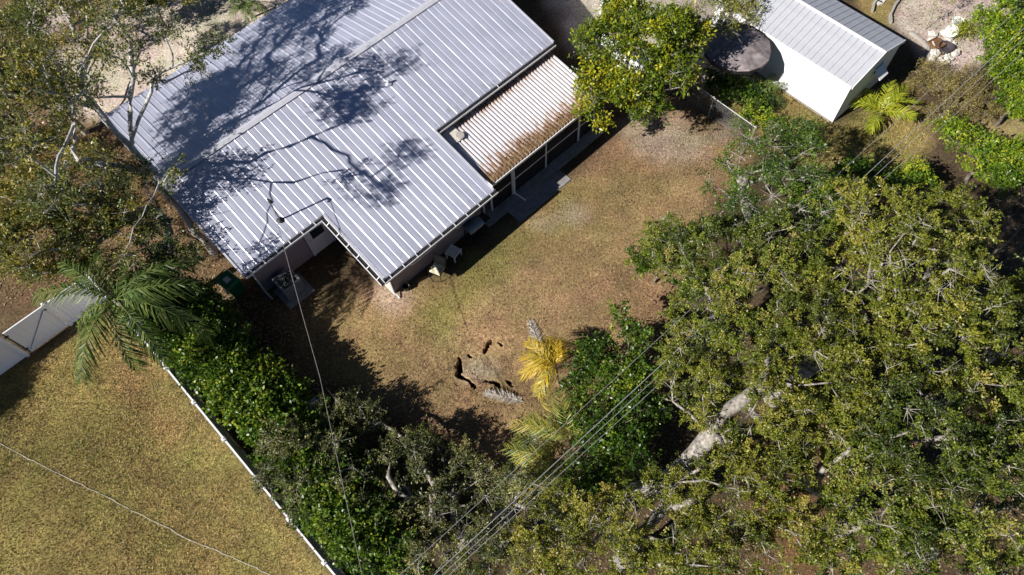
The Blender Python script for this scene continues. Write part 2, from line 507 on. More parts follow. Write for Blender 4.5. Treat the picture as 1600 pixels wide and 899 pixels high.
def zroof(w):
    return 2.35 + SLOPE * w if w <= W_R else ZR - SLOPE * (w - W_R)


house = empty('house', tuple(HO), TH, 'single-storey house with silver ribbed metal roof and a screened patio', 'house')


def roof_mat():
    m = bpy.data.materials.new('roof_metal'); m.use_nodes = True
    nt = m.node_tree; b = nt.nodes['Principled BSDF']
    tc = nt.nodes.new('ShaderNodeTexCoord'); oi = nt.nodes.new('ShaderNodeObjectInfo')
    mp = nt.nodes.new('ShaderNodeMapping'); nt.links.new(tc.outputs['Object'], mp.inputs[0])
    ad = nt.nodes.new('ShaderNodeVectorMath'); ad.operation = 'ADD'
    nt.links.new(mp.outputs[0], ad.inputs[0]); nt.links.new(oi.outputs['Location'], ad.inputs[1])
    n1 = nt.nodes.new('ShaderNodeTexNoise'); n1.inputs['Scale'].default_value = 1.1; n1.inputs['Detail'].default_value = 8
    n2 = nt.nodes.new('ShaderNodeTexNoise'); n2.inputs['Scale'].default_value = 7; n2.inputs['Detail'].default_value = 8; n2.inputs['Roughness'].default_value = 0.7
    nt.links.new(ad.outputs[0], n1.inputs['Vector']); nt.links.new(ad.outputs[0], n2.inputs['Vector'])
    r1 = ramp(nt, [(0.3, (0.45, 0.465, 0.57)), (0.7, (0.53, 0.54, 0.65))])
    nt.links.new(n1.outputs[0], r1.inputs[0])
    # grey mildew that starts in patches
    r2 = ramp(nt, [(0.60, (0, 0, 0)), (0.74, (0.35, 0.35, 0.35))]); nt.links.new(n2.outputs[0], r2.inputs[0])
    mx = nt.nodes.new('ShaderNodeMix'); mx.data_type = 'RGBA'
    nt.links.new(r2.outputs[0], mx.inputs[0]); nt.links.new(r1.outputs[0], mx.inputs[6]); mx.inputs[7].default_value = (0.36, 0.36, 0.38, 1)
    # grey grime collected just above the drip edge
    sp = nt.nodes.new('ShaderNodeSeparateXYZ'); nt.links.new(tc.outputs['Object'], sp.inputs[0])
    mr = nt.nodes.new('ShaderNodeMapRange'); mr.inputs[1].default_value = 0.9; mr.inputs[2].default_value = 0.0
    ab_ = nt.nodes.new('ShaderNodeMath'); ab_.operation = 'ABSOLUTE'; nt.links.new(sp.outputs[1], ab_.inputs[0]); nt.links.new(ab_.outputs[0], mr.inputs[0])
    n3 = nt.nodes.new('ShaderNodeTexNoise'); n3.inputs['Scale'].default_value = 2.3; n3.inputs['Detail'].default_value = 9; n3.inputs['Roughness'].default_value = .75
    nt.links.new(ad.outputs[0], n3.inputs['Vector'])
    r3 = ramp(nt, [(0.52, (0, 0, 0)), (0.68, (0.8, 0.8, 0.8))]); nt.links.new(n3.outputs[0], r3.inputs[0])
    ml = nt.nodes.new('ShaderNodeMath'); ml.operation = 'MULTIPLY'; nt.links.new(r3.outputs[0], ml.inputs[0]); nt.links.new(mr.outputs[0], ml.inputs[1])
    mx2 = nt.nodes.new('ShaderNodeMix'); mx2.data_type = 'RGBA'
    nt.links.new(ml.outputs[0], mx2.inputs[0]); nt.links.new(mx.outputs[2], mx2.inputs[6]); mx2.inputs[7].default_value = (0.24, 0.235, 0.24, 1)
    mx = mx2
    # each sheet a touch lighter or darker
    mm = nt.nodes.new('ShaderNodeMath'); mm.operation = 'MULTIPLY_ADD'; mm.inputs[1].default_value = 0.10; mm.inputs[2].default_value = 0.95
    nt.links.new(oi.outputs['Random'], mm.inputs[0])
    hs = nt.nodes.new('ShaderNodeHueSaturation'); nt.links.new(mm.outputs[0], hs.inputs['Value']); nt.links.new(mx.outputs[2], hs.inputs['Color'])
    nt.links.new(hs.outputs[0], b.inputs['Base Color'])
    b.inputs['Metallic'].default_value = 0.25; b.inputs['Roughness'].default_value = 0.42; b.inputs['Specular IOR Level'].default_value = 0.5
    return m


ROOF = roof_mat()
WHITE = mat('white_paint', (0.78, 0.78, 0.80), 0.45, var=0.05, stain=(0.45, 0.42, 0.38), stain_amt=0.35, stain_scale=3)
TRIM = mat('trim_metal', (0.62, 0.62, 0.68), 0.4, 0.2, var=0.08)
DARK = mat('dark_gutter', (0.02, 0.016, 0.017), 0.8, var=0.4, scale=20)
WALL = mat('stucco', (0.30, 0.255, 0.275), 0.9, var=0.10, scale=30, bump=0.3, stain=(0.30, 0.26, 0.26), stain_amt=0.5)
CONC = mat('concrete', (0.26, 0.25, 0.245), 0.9, var=0.25, scale=5, bump=0.3, stain=(0.16, 0.15, 0.14), stain_amt=0.6)
GLASS = mat('dark_glass', (0.02, 0.035, 0.035), 0.05, var=0.2, spec=0.6)
BLACK = mat('black_metal', (0.02, 0.02, 0.022), 0.5, var=0.3)

# walls: footprint followed round, tops cut to the roof plane
MB().box((0.325, 0.60, 0.0), (0.372, 1.15, 2.2)).build('sunlit_corner_strip', mat('sunlit_cream', (.66, .60, .54), .7, var=.08), house)  # pale strip on the side wall; direct sun painted in as cream
fp = [(-3.25, 4.4), (0.38, 4.4), (0.38, 0.65), (5.2, 0.65), (5.2, 4.15), (11.95, 4.15), (11.95, 13.8), (-3.25, 13.8)]
mb = MB()
pts = []
for i, (u, w) in enumerate(fp):
    pts.append((u, w))
    u2, w2 = fp[(i + 1) % len(fp)]
    if (w - W_R) * (w2 - W_R) < 0: pts.append((u, W_R))
nW = len(pts)
vs = [(u, w, -0.05) for u, w in pts] + [(u, w, zroof(w) - 0.13) for u, w in pts]
mb.add(vs, [(i, (i + 1) % nW, nW + (i + 1) % nW, nW + i) for i in range(nW)])
mb.build('wall', WALL, house)

# deck below the sheets
NP, PITCH, UL = 26, 0.616, -3.66
UM0, UM1 = UL + 6 * PITCH, UL + 15 * PITCH
UR = UL + NP * PITCH
W_F, W_N, W_B = 0.13, 3.50, 14.40
dk = MB()
for (ua, ub, wa, wb) in ((UL + .02, UM0, W_N + .03, W_R), (UM0, UM1, W_F + .03, W_R), (UM1, UR - .02, W_N + .03, W_R), (UL + .02, UR - .02, W_R, W_B - .03)):
    za, zb = zroof(wa), zroof(wb)
    dk.hexa([(ua, wa, za - .14), (ub, wa, za - .14), (ub, wb, zb - .14), (ua, wb, zb - .14)], [(ua, wa, za - .012), (ub, wa, za - .012), (ub, wb, zb - .012), (ua, wb, zb - .012)])
dk.build('roof_deck', mat('fascia', (0.62, 0.60, 0.60), 0.6, var=0.1), house)


def sheet(L, sgn):
    """one 5V-crimp roof sheet, ribs running down the slope; eave at y=0"""
    prof = [(-0.032, 0.004), (-0.013, 0.015), (-0.008, 0.010), (-0.002, 0.008), (0.018, 0.020), (0.027, 0.0), (0.16, 0.003), (0.289, 0.0), (0.304, 0.009), (0.311, 0.009), (0.320, 0.0), (0.45, 0.003), (PITCH - 0.033, 0.0)]
    if sgn < 0:
        prof = [(-0.044, 0.004), (-0.014, 0.032), (-0.008, 0.018), (-0.002, 0.010), (0.028, 0.038), (0.038, 0.0), (0.16, 0.003), (0.280, 0.0), (0.302, 0.022), (0.309, 0.022), (0.319, 0.0), (0.45, 0.003), (PITCH - 0.045, 0.0)]
    n = len(prof); vs = []
    segs = 6
    for k in range(segs + 1):
        y = L * k / segs
        for x, z in prof:
            vs.append((x, sgn * y, z + SLOPE * y + 0.004 * math.sin(k * 2.1 + x * 9)))
    fs = []
    for k in range(segs):
        for i in range(n - 1):
            q = (k * n + i, k * n + i + 1, (k + 1) * n + i + 1, (k + 1) * n + i)
            fs.append(q if sgn > 0 else q[::-1])
    mbx = MB(); mbx.add(vs, fs)
    return mbx.mesh('roof_sheet')


SH = {k: sheet(L, s) for k, (L, s) in dict(long=(W_R - W_F, 1), short=(W_R - W_N, 1), back=(W_B - W_R, -1)).items()}
for k in range(NP):
    u = UL + k * PITCH
    key = 'long' if 6 <= k < 15 else 'short'
    w = W_F if key == 'long' else W_N
    link('roof_sheet', SH[key], ROOF, house, (u, w, zroof(w) + 0.002 * (k % 2)))
    link('roof_sheet', SH['back'], ROOF, house, (u, W_B, zroof(W_B) + 0.002 * (k % 2)))

mb = MB()
mb.add([(UL - .03, W_R - .17, ZR + .012), (UR + .03, W_R - .17, ZR + .012), (UR + .03, W_R, ZR + .055), (UL - .03, W_R, ZR + .055), (UR + .03, W_R + .17, ZR + .012), (UL - .03, W_R + .17, ZR + .012)],
       [(0, 1, 2, 3), (3, 2, 4, 5)])
mb.build('ridge_cap', TRIM, house)
for (u, wa, wb) in ((UL - .02, W_N, W_R), (UL - .02, W_B, W_R), (UR, W_N, W_R), (UR, W_B, W_R), (UM0 - .06, W_F, W_N), (UM1, W_F, W_N)):
    za, zb = zroof(wa), zroof(wb); t = .05
    mb = MB(); lo, hi = -.17, .034
    a, b2 = (wa, za), (wb, zb)
    if wa > wb: a, b2 = (wb, zb), (wa, za)
    mb.hexa([(u - .02, a[0], a[1] + lo), (u + t, a[0], a[1] + lo), (u + t, b2[0], b2[1] + lo), (u - .02, b2[0], b2[1] + lo)],
            [(u - .02, a[0], a[1] + hi), (u + t, a[0], a[1] + hi), (u + t, b2[0], b2[1] + hi), (u - .02, b2[0], b2[1] + hi)])
    mb.build('rake_trim', TRIM, house)


def gutter(a, b, out, straps):
    """open box gutter from a to b (house axes), out = unit vector away from the roof"""
    a = Vector(a); b = Vector(b); out = Vector((out[0], out[1], 0)); mb = MB()
    g = 0.17

    def pt(p, x, z): return tuple(p + out * x + Vector((0, 0, z)))
    for p0, p1, q0, q1 in ((0.0, 0.012, -0.14, -0.02), (g - 0.014, g + 0.007, -0.14, -0.055)):
        pr = [(p0, q0), (p1, q0), (p1, q1), (p0, q1)]
        mb.extrude(pr, lambda x, z: pt(a, x, z), lambda x, z: pt(b, x, z))
    mb.extrude([(0.0, -0.152), (g, -0.152), (g, -0.14), (0, -0.14)], lambda x, z: pt(a, x, z), lambda x, z: pt(b, x, z))
    o = mb.build('gutter', WHITE, house)
    mb = MB()
    mb.extrude([(0.014, -0.138), (g - 0.014, -0.138), (g - 0.014, -0.10), (0.014, -0.10)], lambda x, z: pt(a, x, z), lambda x, z: pt(b, x, z))
    mb.build('shaded_gutter_debris', DARK, o)  # debris coloured near black, with the gutter's inner shadow painted in
    d = (b - a).normalized()
    for k in range(straps):
        c = a + (b - a) * ((k + 0.5) / straps)
        mb = MB()
        mb.extrude([(0.0, -0.014), (g - 0.013, -0.066), (g - 0.013, -0.056), (0.0, -0.004)], lambda x, z: pt(c - d * .016, x, z), lambda x, z: pt(c + d * .016, x, z))
        mb.build('gutter_strap', WHITE, o)


zf, zn = zroof(W_F) + .005, zroof(W_N) + .005
gutter((UM0 - .1, W_F - .003, zf), (UM1 + .1, W_F - .003, zf), (0, -1), 9)
gutter((UL, W_N - .003, zn), (UM0 - .24, W_N - .003, zn), (0, -1), 6)
gutter((UM0 - .085, W_N - .14, zroof(W_N)), (UM0 - .085, W_F - .13, zroof(W_F)), (-1, 0), 6)
gutter((UM1 + .06, W_N - .003, zn), (UR, W_N - .003, zn), (0, -1), 1)

# door in the notch: white door with a dark upper pane
nf = 4.4
door = MB().box((-0.78, nf - .045, 0.02), (0.16, nf - .002, 2.1)).build('door', WHITE, house)
MB().box((-0.60, nf - .052, 1.0), (-0.02, nf - .047, 1.92)).build('pane', GLASS, door)
MB().box((-0.74, nf - .09, 0.98), (-0.70, nf - .047, 1.08)).build('handle', TRIM, door)
fr = MB(); fr.box((-0.88, nf - .07, 0), (-0.785, nf - .003, 2.2)); fr.box((0.165, nf - .07, 0), (0.26, nf - .003, 2.2)); fr.box((-0.783, nf - .07, 2.105), (0.163, nf - .003, 2.2))
fr.build('door_frame', WHITE, house)
# front windows of the projecting room
for (ua, ub) in ((1.5, 2.7), (3.9, 4.75)):
    w0 = 0.65
    wn_ = MB(); wn_.box((ua - .07, w0 - .05, .95), (ua, w0 - .003, 1.95)); wn_.box((ub, w0 - .05, .95), (ub + .07, w0 - .003, 1.95)); wn_.box((ua, w0 - .05, 1.88), (ub, w0 - .003, 1.95)); wn_.box((ua, w0 - .07, .95), (ub, w0 - .003, 1.02))
    wo = wn_.build('window', WHITE, house)
    MB().box((ua, w0 - .02, 1.022), (ub, w0 - .003, 1.878)).build('pane', GLASS, wo)


def downspout(path, r=0.038):
    mbx = MB().tube(path, r, 4); return mbx.build('downspout', WHITE, house)


downspout([(0.30, 0.10, 2.2), (0.33, 0.55, 2.0), (0.34, 0.56, 0.2), (0.38, 0.30, 0.06)])
downspout([(5.35, 0.10, 2.2), (5.30, 0.50, 1.9), (5.30, 0.52, 0.15), (4.7, 0.45, 0.06)])
downspout([(-3.35, 3.45, 2.9), (-3.32, 4.28, 2.6), (-3.32, 4.3, 0.15), (-3.3, 3.9, 0.06)])

# screened patio: pan roof, posts, rails, screens, slab
PU0, PU1, PW0, PW1, PZ0, PZ1 = 5.80, 12.15, 0.42, 3.56, 2.28, 2.72


def patio_mat():
    m = bpy.data.materials.new('patio_pan'); m.use_nodes = True
    nt = m.node_tree; b = nt.nodes['Principled BSDF']
    tc = nt.nodes.new('ShaderNodeTexCoord')
    sp = nt.nodes.new('ShaderNodeSeparateXYZ'); nt.links.new(tc.outputs['Object'], sp.inputs[0])
    mp = nt.nodes.new('ShaderNodeMapping'); mp.inputs['Scale'].default_value = (3.5, 1.1, 1); nt.links.new(tc.outputs['Object'], mp.inputs[0])
    n = nt.nodes.new('ShaderNodeTexNoise'); n.inputs['Scale'].default_value = 1.5; n.inputs['Detail'].default_value = 8; n.inputs['Roughness'].default_value = .7
    nt.links.new(mp.outputs[0], n.inputs['Vector'])
    # washed-down leaf tannin: thickest along the drip edge and below the upper eave
    def edge(a, b_):
        mr = nt.nodes.new('ShaderNodeMapRange'); mr.inputs[1].default_value = a; mr.inputs[2].default_value = b_; mr.inputs[3].default_value = 0; mr.inputs[4].default_value = 1
        nt.links.new(sp.outputs[1], mr.inputs[0]); return mr
    e1 = edge(PW0 + 1.3, PW0 - 0.1); e2 = edge(PW1 - 0.8, PW1 + 0.2)
    mx_ = nt.nodes.new('ShaderNodeMath'); mx_.operation = 'MAXIMUM'; nt.links.new(e1.outputs[0], mx_.inputs[0]); nt.links.new(e2.outputs[0], mx_.inputs[1])
    ad = nt.nodes.new('ShaderNodeMath'); ad.operation = 'MULTIPLY_ADD'; ad.inputs[1].default_value = 0.55; nt.links.new(mx_.outputs[0], ad.inputs[0]); nt.links.new(n.outputs[0], ad.inputs[2])
    r = ramp(nt, [(0.54, (0.68, 0.65, 0.67)), (0.68, (0.58, 0.52, 0.51)), (0.78, (0.40, 0.29, 0.23)), (0.92, (0.23, 0.13, 0.075)), (1.0, (0.34, 0.24, 0.15))])
    nt.links.new(ad.outputs[0], r.inputs[0]); nt.links.new(r.outputs[0], b.inputs['Base Color'])
    b.inputs['Roughness'].default_value = 0.55
    return m


mb = MB(); vs = []; rows = 6
npan = 38; pp = (PU1 - PU0) / npan
prof = []
for k in range(npan):
    u = PU0 + k * pp
    prof += [(u, 0.0), (u + pp * .50, 0.0), (u + pp * .58, 0.055), (u + pp * .92, 0.055)]
prof.append((PU1, 0.0))
for j in range(rows + 1):
    t = j / rows
    for u, z in prof: vs.append((u, PW0 + (PW1 - PW0) * t, PZ0 + (PZ1 - PZ0) * t + z))
m_ = len(prof)
mb.add(vs, [(j * m_ + i, j * m_ + i + 1, (j + 1) * m_ + i + 1, (j + 1) * m_ + i) for j in range(rows) for i in range(m_ - 1)])
pr = mb.build('patio_roof', patio_mat(), house)
MB().hexa([(PU0, PW0 + .02, PZ0 - .09), (PU1, PW0 + .02, PZ0 - .09), (PU1, PW1, PZ1 - .09), (PU0, PW1, PZ1 - .09)],
          [(PU0, PW0 + .02, PZ0 - .012), (PU1, PW0 + .02, PZ0 - .012), (PU1, PW1, PZ1 - .012), (PU0, PW1, PZ1 - .012)]).build('patio_roof_frame', WHITE, pr)
MB().box((PU0 - .02, PW0 - .045, PZ0 - .10), (PU1 + .02, PW0 - .002, PZ0 + .012)).build('patio_gutter', WHITE, pr)
# white cover plate with round grey cap at the inner corner of the pan roof
pc = hloc(G(696, 213, 2.72))
plate = MB().cbox((6.12, 3.05, 2.735), (0.62, 0.70, 0.012), rx=math.atan(.14)).build('cover_plate', mat('cover_plate', (0.66, 0.62, 0.55), .6, var=.15, stain=(.4, .25, .12)), pr)
MB().lathe((6.32, 2.85, 2.735), [(0.19, 0), (0.20, .03), (0.17, .05), (0.0, .055)], 18).build('vent_cap', mat('grey_cap', (0.38, 0.36, 0.33), .6), plate)
# white cut flashing below the rake beside the patio
MB().box((UM1 + .055, W_F + .1, 2.15), (UM1 + .075, W_N - .15, 2.5)).build('side_flashing', WHITE, house)
MB().box((5.2, 0.2, -0.02), (12.3, 4.14, 0.06)).build('patio_slab', CONC, house)
MB().box((6.3, -0.55, -0.02), (9.4, 0.19, 0.045)).build('paving_slab', CONC, house)
SCREEN = bpy.data.materials.new('screen_mesh'); SCREEN.use_nodes = True
nt = SCREEN.node_tree; b = nt.nodes['Principled BSDF']; b.inputs['Base Color'].default_value = (0.012, 0.012, 0.014, 1); b.inputs['Roughness'].default_value = 0.9
tr = nt.nodes.new('ShaderNodeBsdfTransparent'); mx = nt.nodes.new('ShaderNodeMixShader'); mx.inputs[0].default_value = 0.72
nt.links.new(tr.outputs[0], mx.inputs[1]); nt.links.new(b.outputs[0], mx.inputs[2]); nt.links.new(mx.outputs[0], nt.nodes['Material Output'].inputs[0])
pw = 0.70
for u, sz in ((5.86, .03), (7.08, .045), (9.08, .03), (11.12, .045), (12.08, .045)):
    MB().box((u - sz, pw - .04, 0.061), (u + sz, pw + .04, PZ0 - .06)).build('patio_post', WHITE, house)
us = [5.89, 7.035, 7.125, 9.05, 9.11, 11.075, 11.165, 12.035]
for i in range(0, 8, 2):
    MB().box((us[i], pw - .02, 0.95), (us[i + 1], pw + .02, 1.0)).build('patio_rail', WHITE, house)
    MB().box((us[i], pw - .004, 0.065), (us[i + 1], pw + .004, 0.948)).build('insect_screen', SCREEN, house)
    MB().box((us[i], pw - .004, 1.002), (us[i + 1], pw + .004, PZ0 - .1)).build('insect_screen', SCREEN, house)
downspout([(7.08, 0.40, 2.2), (7.08, 0.55, 2.05), (7.08, 0.56, 0.25), (7.22, 0.05, 0.08)], .045)

# roof fittings
for (px, py, h) in ((607, 131, .28), (551, 12, .25)):
    z0 = 3.6
    for _ in range(8):
        q = hloc(G(px, py, z0)); z0 = zroof(q[1])
    v = MB().lathe((q[0], q[1], z0 - .05), [(0.05, 0), (0.05, h), (0.036, h), (0.036, h - .05)], 10).build('vent_pipe', WHITE, house)
    MB().lathe((q[0], q[1], z0), [(0.16, 0.01), (0.13, .03), (0.06, .07)], 12).build('pipe_boot', TRIM, v)
mu, mw = -1.35, 4.31; mz = zroof(mw)
mast = MB().tube([(mu, mw, mz - .1), (mu, mw, mz + 1.25)], 0.032, 8).build('service_mast', mat('galvanised', (0.20, 0.20, 0.22), .5, .3), house)
MB().tube([(mu, mw, mz + 1.2), (mu, mw, mz + 1.34), (mu + .03, mw - .12, mz + 1.36), (mu + .03, mw - .16, mz + 1.26)], 0.045, 8).build('weatherhead', BLACK, mast)
MB().lathe((mu, mw, mz), [(0.15, 0.015), (0.12, .04), (0.05, .10)], 12).build('mast_boot', BLACK, mast)
# dry leaves lodged on the pan roof's drip edge
r_ = np.random.default_rng(5); nl = 3200
lu = PU0 + 0.1 + r_.random(nl) * (PU1 - PU0 - .2); lw = PW0 + .05 + np.abs(r_.normal(0, .30, nl)) * (0.4 + 1.3 * vnoise(lu, lu * 0, 0.9, 44))
lw = np.minimum(lw, PW1 - .1)
lz = PZ0 + (PZ1 - PZ0) * (lw - PW0) / (PW1 - PW0) + 0.02
v, f, t = flat_leaves(np.stack([lu, lw], 1), lz, 0.09, 6, 0.04)
tag(link('roof_leaves', mesh_np('roof_leaves', v, f, t * .7), LITTER, pr), kind='stuff')

#MORE
# ------------------------------------------------------------------ white vinyl fences
VINYL = mat('white_vinyl', (0.80, 0.80, 0.83), 0.35, var=0.03, scale=2, stain=(0.55, 0.54, 0.52), stain_amt=0.3)


def fence_run(a, b, n, label, ztop=1.8, ends=(True, True)):
    a = np.array(a); b = np.array(b); L = np.linalg.norm(b - a); ang = math.atan2(b[1] - a[1], b[0] - a[0])
    root = empty('vinyl_fence', (a[0], a[1], 0), ang, label, 'fence')
    s = L / n
    post = MB().box((-.06, -.06, -.05), (.06, .06, ztop + .03)).mesh('post')
    cap = MB().lathe((0, 0, ztop + .03), [(0.10, 0), (0.10, .03), (0.0, .075)], 4).mesh('post_cap')
    rail = MB().box((.062, -.03, ztop - .14), (s - .062, .03, ztop)).mesh('top_rail')
    brail = MB().box((.062, -.03, .05), (s - .062, .03, .19)).mesh('bottom_rail')
    npl = max(1, round((s - .124) / .155)); pw_ = (s - .124) / npl
    plank = MB().box((.003, -.012, .19), (pw_ - .003, .012, ztop - .14)).mesh('plank')
    for k in range(n + 1):
        if (k == 0 and not ends[0]) or (k == n and not ends[1]): continue
        p = link('post', post, VINYL, root, (k * s, 0, 0))
        link('post_cap', cap, VINYL, p, (0, 0, 0), (0, 0, math.pi / 4))
    for k in range(n):
        pn = link('fence_panel', rail, VINYL, root, (k * s, 0, 0))
        link('bottom_rail', brail, VINYL, pn)
        for j in range(npl): link('plank', plank, VINYL, pn, (.062 + j * pw_, 0, 0))
    return root


FD = np.array([-10.67 + 14.61, 6.64 - 10.6]); FD = FD / np.linalg.norm(FD)
P0 = np.array([-14.61, 10.6]); SP = 1.863
corner = np.array([-17.28, 13.15])
fence_run(P0, P0 + FD * SP * 8, 8, 'long white vinyl fence between the yellow-green lawn and the leafy hedge')
fence_run(corner, P0, 2, 'white vinyl fence by the feather palm trunk, next to the gate fence corner', ends=(True, False))
g1 = np.array([-18.6, 11.9]); g2 = np.array([-19.85, 10.68])
gd = (g2 - g1) / np.linalg.norm(g2 - g1)
fence_run(corner + gd * .10, g1, 1, 'white vinyl fence panel between the gate and the feather palm', ends=(False, True))
fence_run(g2 + gd * .14, g2 + gd * 4.0, 2, 'white vinyl fence on the hinge side of the gate')
# gate leaf between the two runs
ga = math.atan2(gd[1], gd[0]); gl = np.linalg.norm(g2 - g1)
gate = empty('garden_gate', (g1[0], g1[1], 0), ga, 'white vinyl gate with diagonal brace and black hinges', 'gate')
x0, x1 = .09, gl - .06
for za, zb in ((.10, .22), (1.66, 1.79)): MB().box((x0, -.025, za), (x1, .025, zb)).build('rail', VINYL, gate)
npl = 6; w_ = (x1 - x0) / npl
plk = MB().box((.003, -.011, .22), (w_ - .003, .011, 1.66)).mesh('plank')
for j in range(npl): link('plank', plk, VINYL, gate, (x0 + j * w_, 0, 0))
MB().tube([(x0 + .08, .028, 1.6), (x1 - .08, .028, .26)], .018, 4).build('brace', mat('brace_grey', (.45, .45, .5), .4), gate)
for xx, zz in ((x0 - .03, 1.55), (x1 + .02, 1.55), (x1 + .02, .4)):
    MB().cbox((xx, .035, zz), (.16, .02, .07)).build('hinge', BLACK, gate)
MB().box((x1 + .012, -.02, .1), (x1 + .05, .02, 1.75)).build('hinge_strip', BLACK, gate)

# fence beyond the house, half hidden by the bright green tree
f0 = G(936, 44, 1.8)[:2]; f1 = G(948, -70, 1.8)[:2]; f2 = G(1010, 78, 1.8)[:2]
fence_run(f0, f1, 3, 'white vinyl fence running back from the bright green broadleaf tree')
fence_run(f0 + (f2 - f0) * .05, f2, 2, 'white vinyl fence under the bright green broadleaf tree crown', ends=(False, True))

# ------------------------------------------------------------------ chain link fence
GALV = mat('galvanised_pipe', (0.55, 0.55, 0.56), .4, .5)
c0 = G(1080, 128, 1.2)[:2]; c1 = G(1182, 200, 1.2)[:2]; cd_ = c1 - c0; cl_ = np.linalg.norm(cd_)
cf = empty('chain_link_fence', (c0[0], c0[1], 0), math.atan2(cd_[1], cd_[0]), 'low galvanised chain link fence between tan yard and shed grass', 'fence')
MB().tube([(-3, 0, 1.2), (cl_, 0, 1.2)], .022, 6).build('top_rail', GALV, cf)
for k in range(4):
    x = cl_ - .05 - k * 2.3
    p = MB().tube([(x, 0, -.05), (x, 0, 1.24)], .026, 8).build('post', GALV, cf)
    MB().lathe((x, 0, 1.24), [(.034, 0), (.03, .03), (0, .045)], 8).build('post_cap', GALV, p)
mb = MB(); st = .075; xx = -3.0
wv = []; wq = []
n_w = int((cl_ + 3) / st)
for k in range(n_w):
    xa = -3 + k * st
    for sgn in (1, -1):
        za, zb = .05, 1.18; run = 1.13
        xb = xa + sgn * run
        if xb < -3 or xb > cl_: continue
        i = len(wv); wv += [(xa - .003, .004 * sgn, za), (xa + .003, .004 * sgn, za), (xb + .003, .004 * sgn, zb), (xb - .003, .004 * sgn, zb)]
        wq.append((i, i + 1, i + 2, i + 3))
tag(link('wire_mesh', mesh_np('wire_mesh', wv, wq), GALV, cf), kind='stuff')

# ------------------------------------------------------------------ shed
SO = np.array([13.43, 21.28]); sa = math.radians(132.8)      # x runs back along the long wall, y to the right-hand... (left) side
shed = empty('shed', (SO[0], SO[1], 0), sa, 'white shed with pale grey ribbed gable roof', 'shed')
SW, SLN, SE, SRG = 3.72, 7.2, 2.36, 2.97
SHW = mat('shed_siding', (0.84, 0.84, 0.84), .5, var=.03, scale=2, stain=(.55, .5, .45), stain_amt=.25, stain_scale=1.5)
SHR = mat('shed_roof', (0.52, 0.53, 0.57), .45, .2, var=.06, scale=3, stain=(.42, .42, .45), stain_amt=.4)
# local: x from the near gable to the back, y negative = to the right of the long wall
mb = MB()
vs = []
for x in (0, SLN):
    vs += [(x, 0, -.03), (x, -SW, -.03), (x, -SW, SE), (x, -SW / 2, SRG), (x, 0, SE)]
mb.add(vs, [(0, 1, 2, 3, 4)[::-1], (5, 6, 7, 8, 9), (0, 4, 9, 5), (1, 6, 7, 2), (4, 3, 8, 9), (3, 2, 7, 8)])
mb.build('wall', SHW, shed)
MB().box((-.02, .002, -.02), (SLN, .03, .10)).build('skirt_board', mat('shed_skirt', (.3, .27, .24), .8), shed)
ov = .06; pn = 24; pt_ = (SLN + .12) / pn; sl_ = (SRG - SE) / (SW / 2)
for side in (0, 1):
    ye = ov if side == 0 else -SW - ov
    ze = SE - sl_ * ov + .012
    vs = []
    prof = [(0.0, 0.0), (.012, .022), (.030, .022), (.042, 0.0), (pt_ - .004, 0.0)]
    for (y, z) in ((ye, ze), (-SW / 2, SRG + .012)):
        vs += [(x, y, z + h + .006) for x, h in prof]
    vs2 = [(x, y, z - .0) for (x, y, z) in vs]
    n5 = len(prof)
    fs = [(i, i + 1, n5 + i + 1, n5 + i) if side else (i + 1, i, n5 + i, n5 + i + 1) for i in range(n5 - 1)]
    pm = MB().add(vs2, fs).mesh('roof_panel')
    for k in range(pn): link('roof_panel', pm, SHR, shed, (-.06 + k * pt_, 0, 0))
mb = MB()
mb.add([(-.08, -SW / 2 - .10, SRG + .018), (SLN + .1, -SW / 2 - .10, SRG + .018), (SLN + .1, -SW / 2, SRG + .06), (-.08, -SW / 2, SRG + .06), (SLN + .1, -SW / 2 + .10, SRG + .018), (-.08, -SW / 2 + .10, SRG + .018)], [(0, 1, 2, 3), (3, 2, 4, 5)])
mb.build('ridge_cap', SHW, shed)
for s0, s1 in (((ov, SE - sl_ * ov), (-SW / 2, SRG)), ((-SW - ov, SE - sl_ * ov), (-SW / 2, SRG))):
    mb = MB(); a, b2 = (s0, s1) if s0[0] < s1[0] else (s1, s0)
    mb.hexa([(-.10, a[0], a[1] - .10), (-.06, a[0], a[1] - .10), (-.06, b2[0], b2[1] - .10), (-.10, b2[0], b2[1] - .10)], [(-.10, a[0], a[1] + .05), (-.06, a[0], a[1] + .05), (-.06, b2[0], b2[1] + .05), (-.10, b2[0], b2[1] + .05)])
    mb.build('barge_board', SHW, shed)
MB().box((-.04, ov - .01, SE - .12), (SLN + .04, ov + .03, SE - .002)).build('eave_trim', SHW, shed)
wnd = MB(); wy = -SW * .60
wnd.box((-.04, wy - .36, 1.45), (-.003, wy - .30, 2.05)); wnd.box((-.04, wy + .30, 1.45), (-.003, wy + .36, 2.05)); wnd.box((-.04, wy - .30, 1.99), (-.003, wy + .30, 2.05)); wnd.box((-.04, wy - .30, 1.45), (-.003, wy + .30, 1.51))
wo = wnd.build('window', SHW, shed)
MB().box((-.02, wy - .30, 1.51), (-.004, wy + .30, 1.99)).build('pane', GLASS, wo)
MB().cbox((-.24, wy, 1.72), (.03, .62, .52), ry=math.radians(48)).build('tilted_sash', SHW, wo)

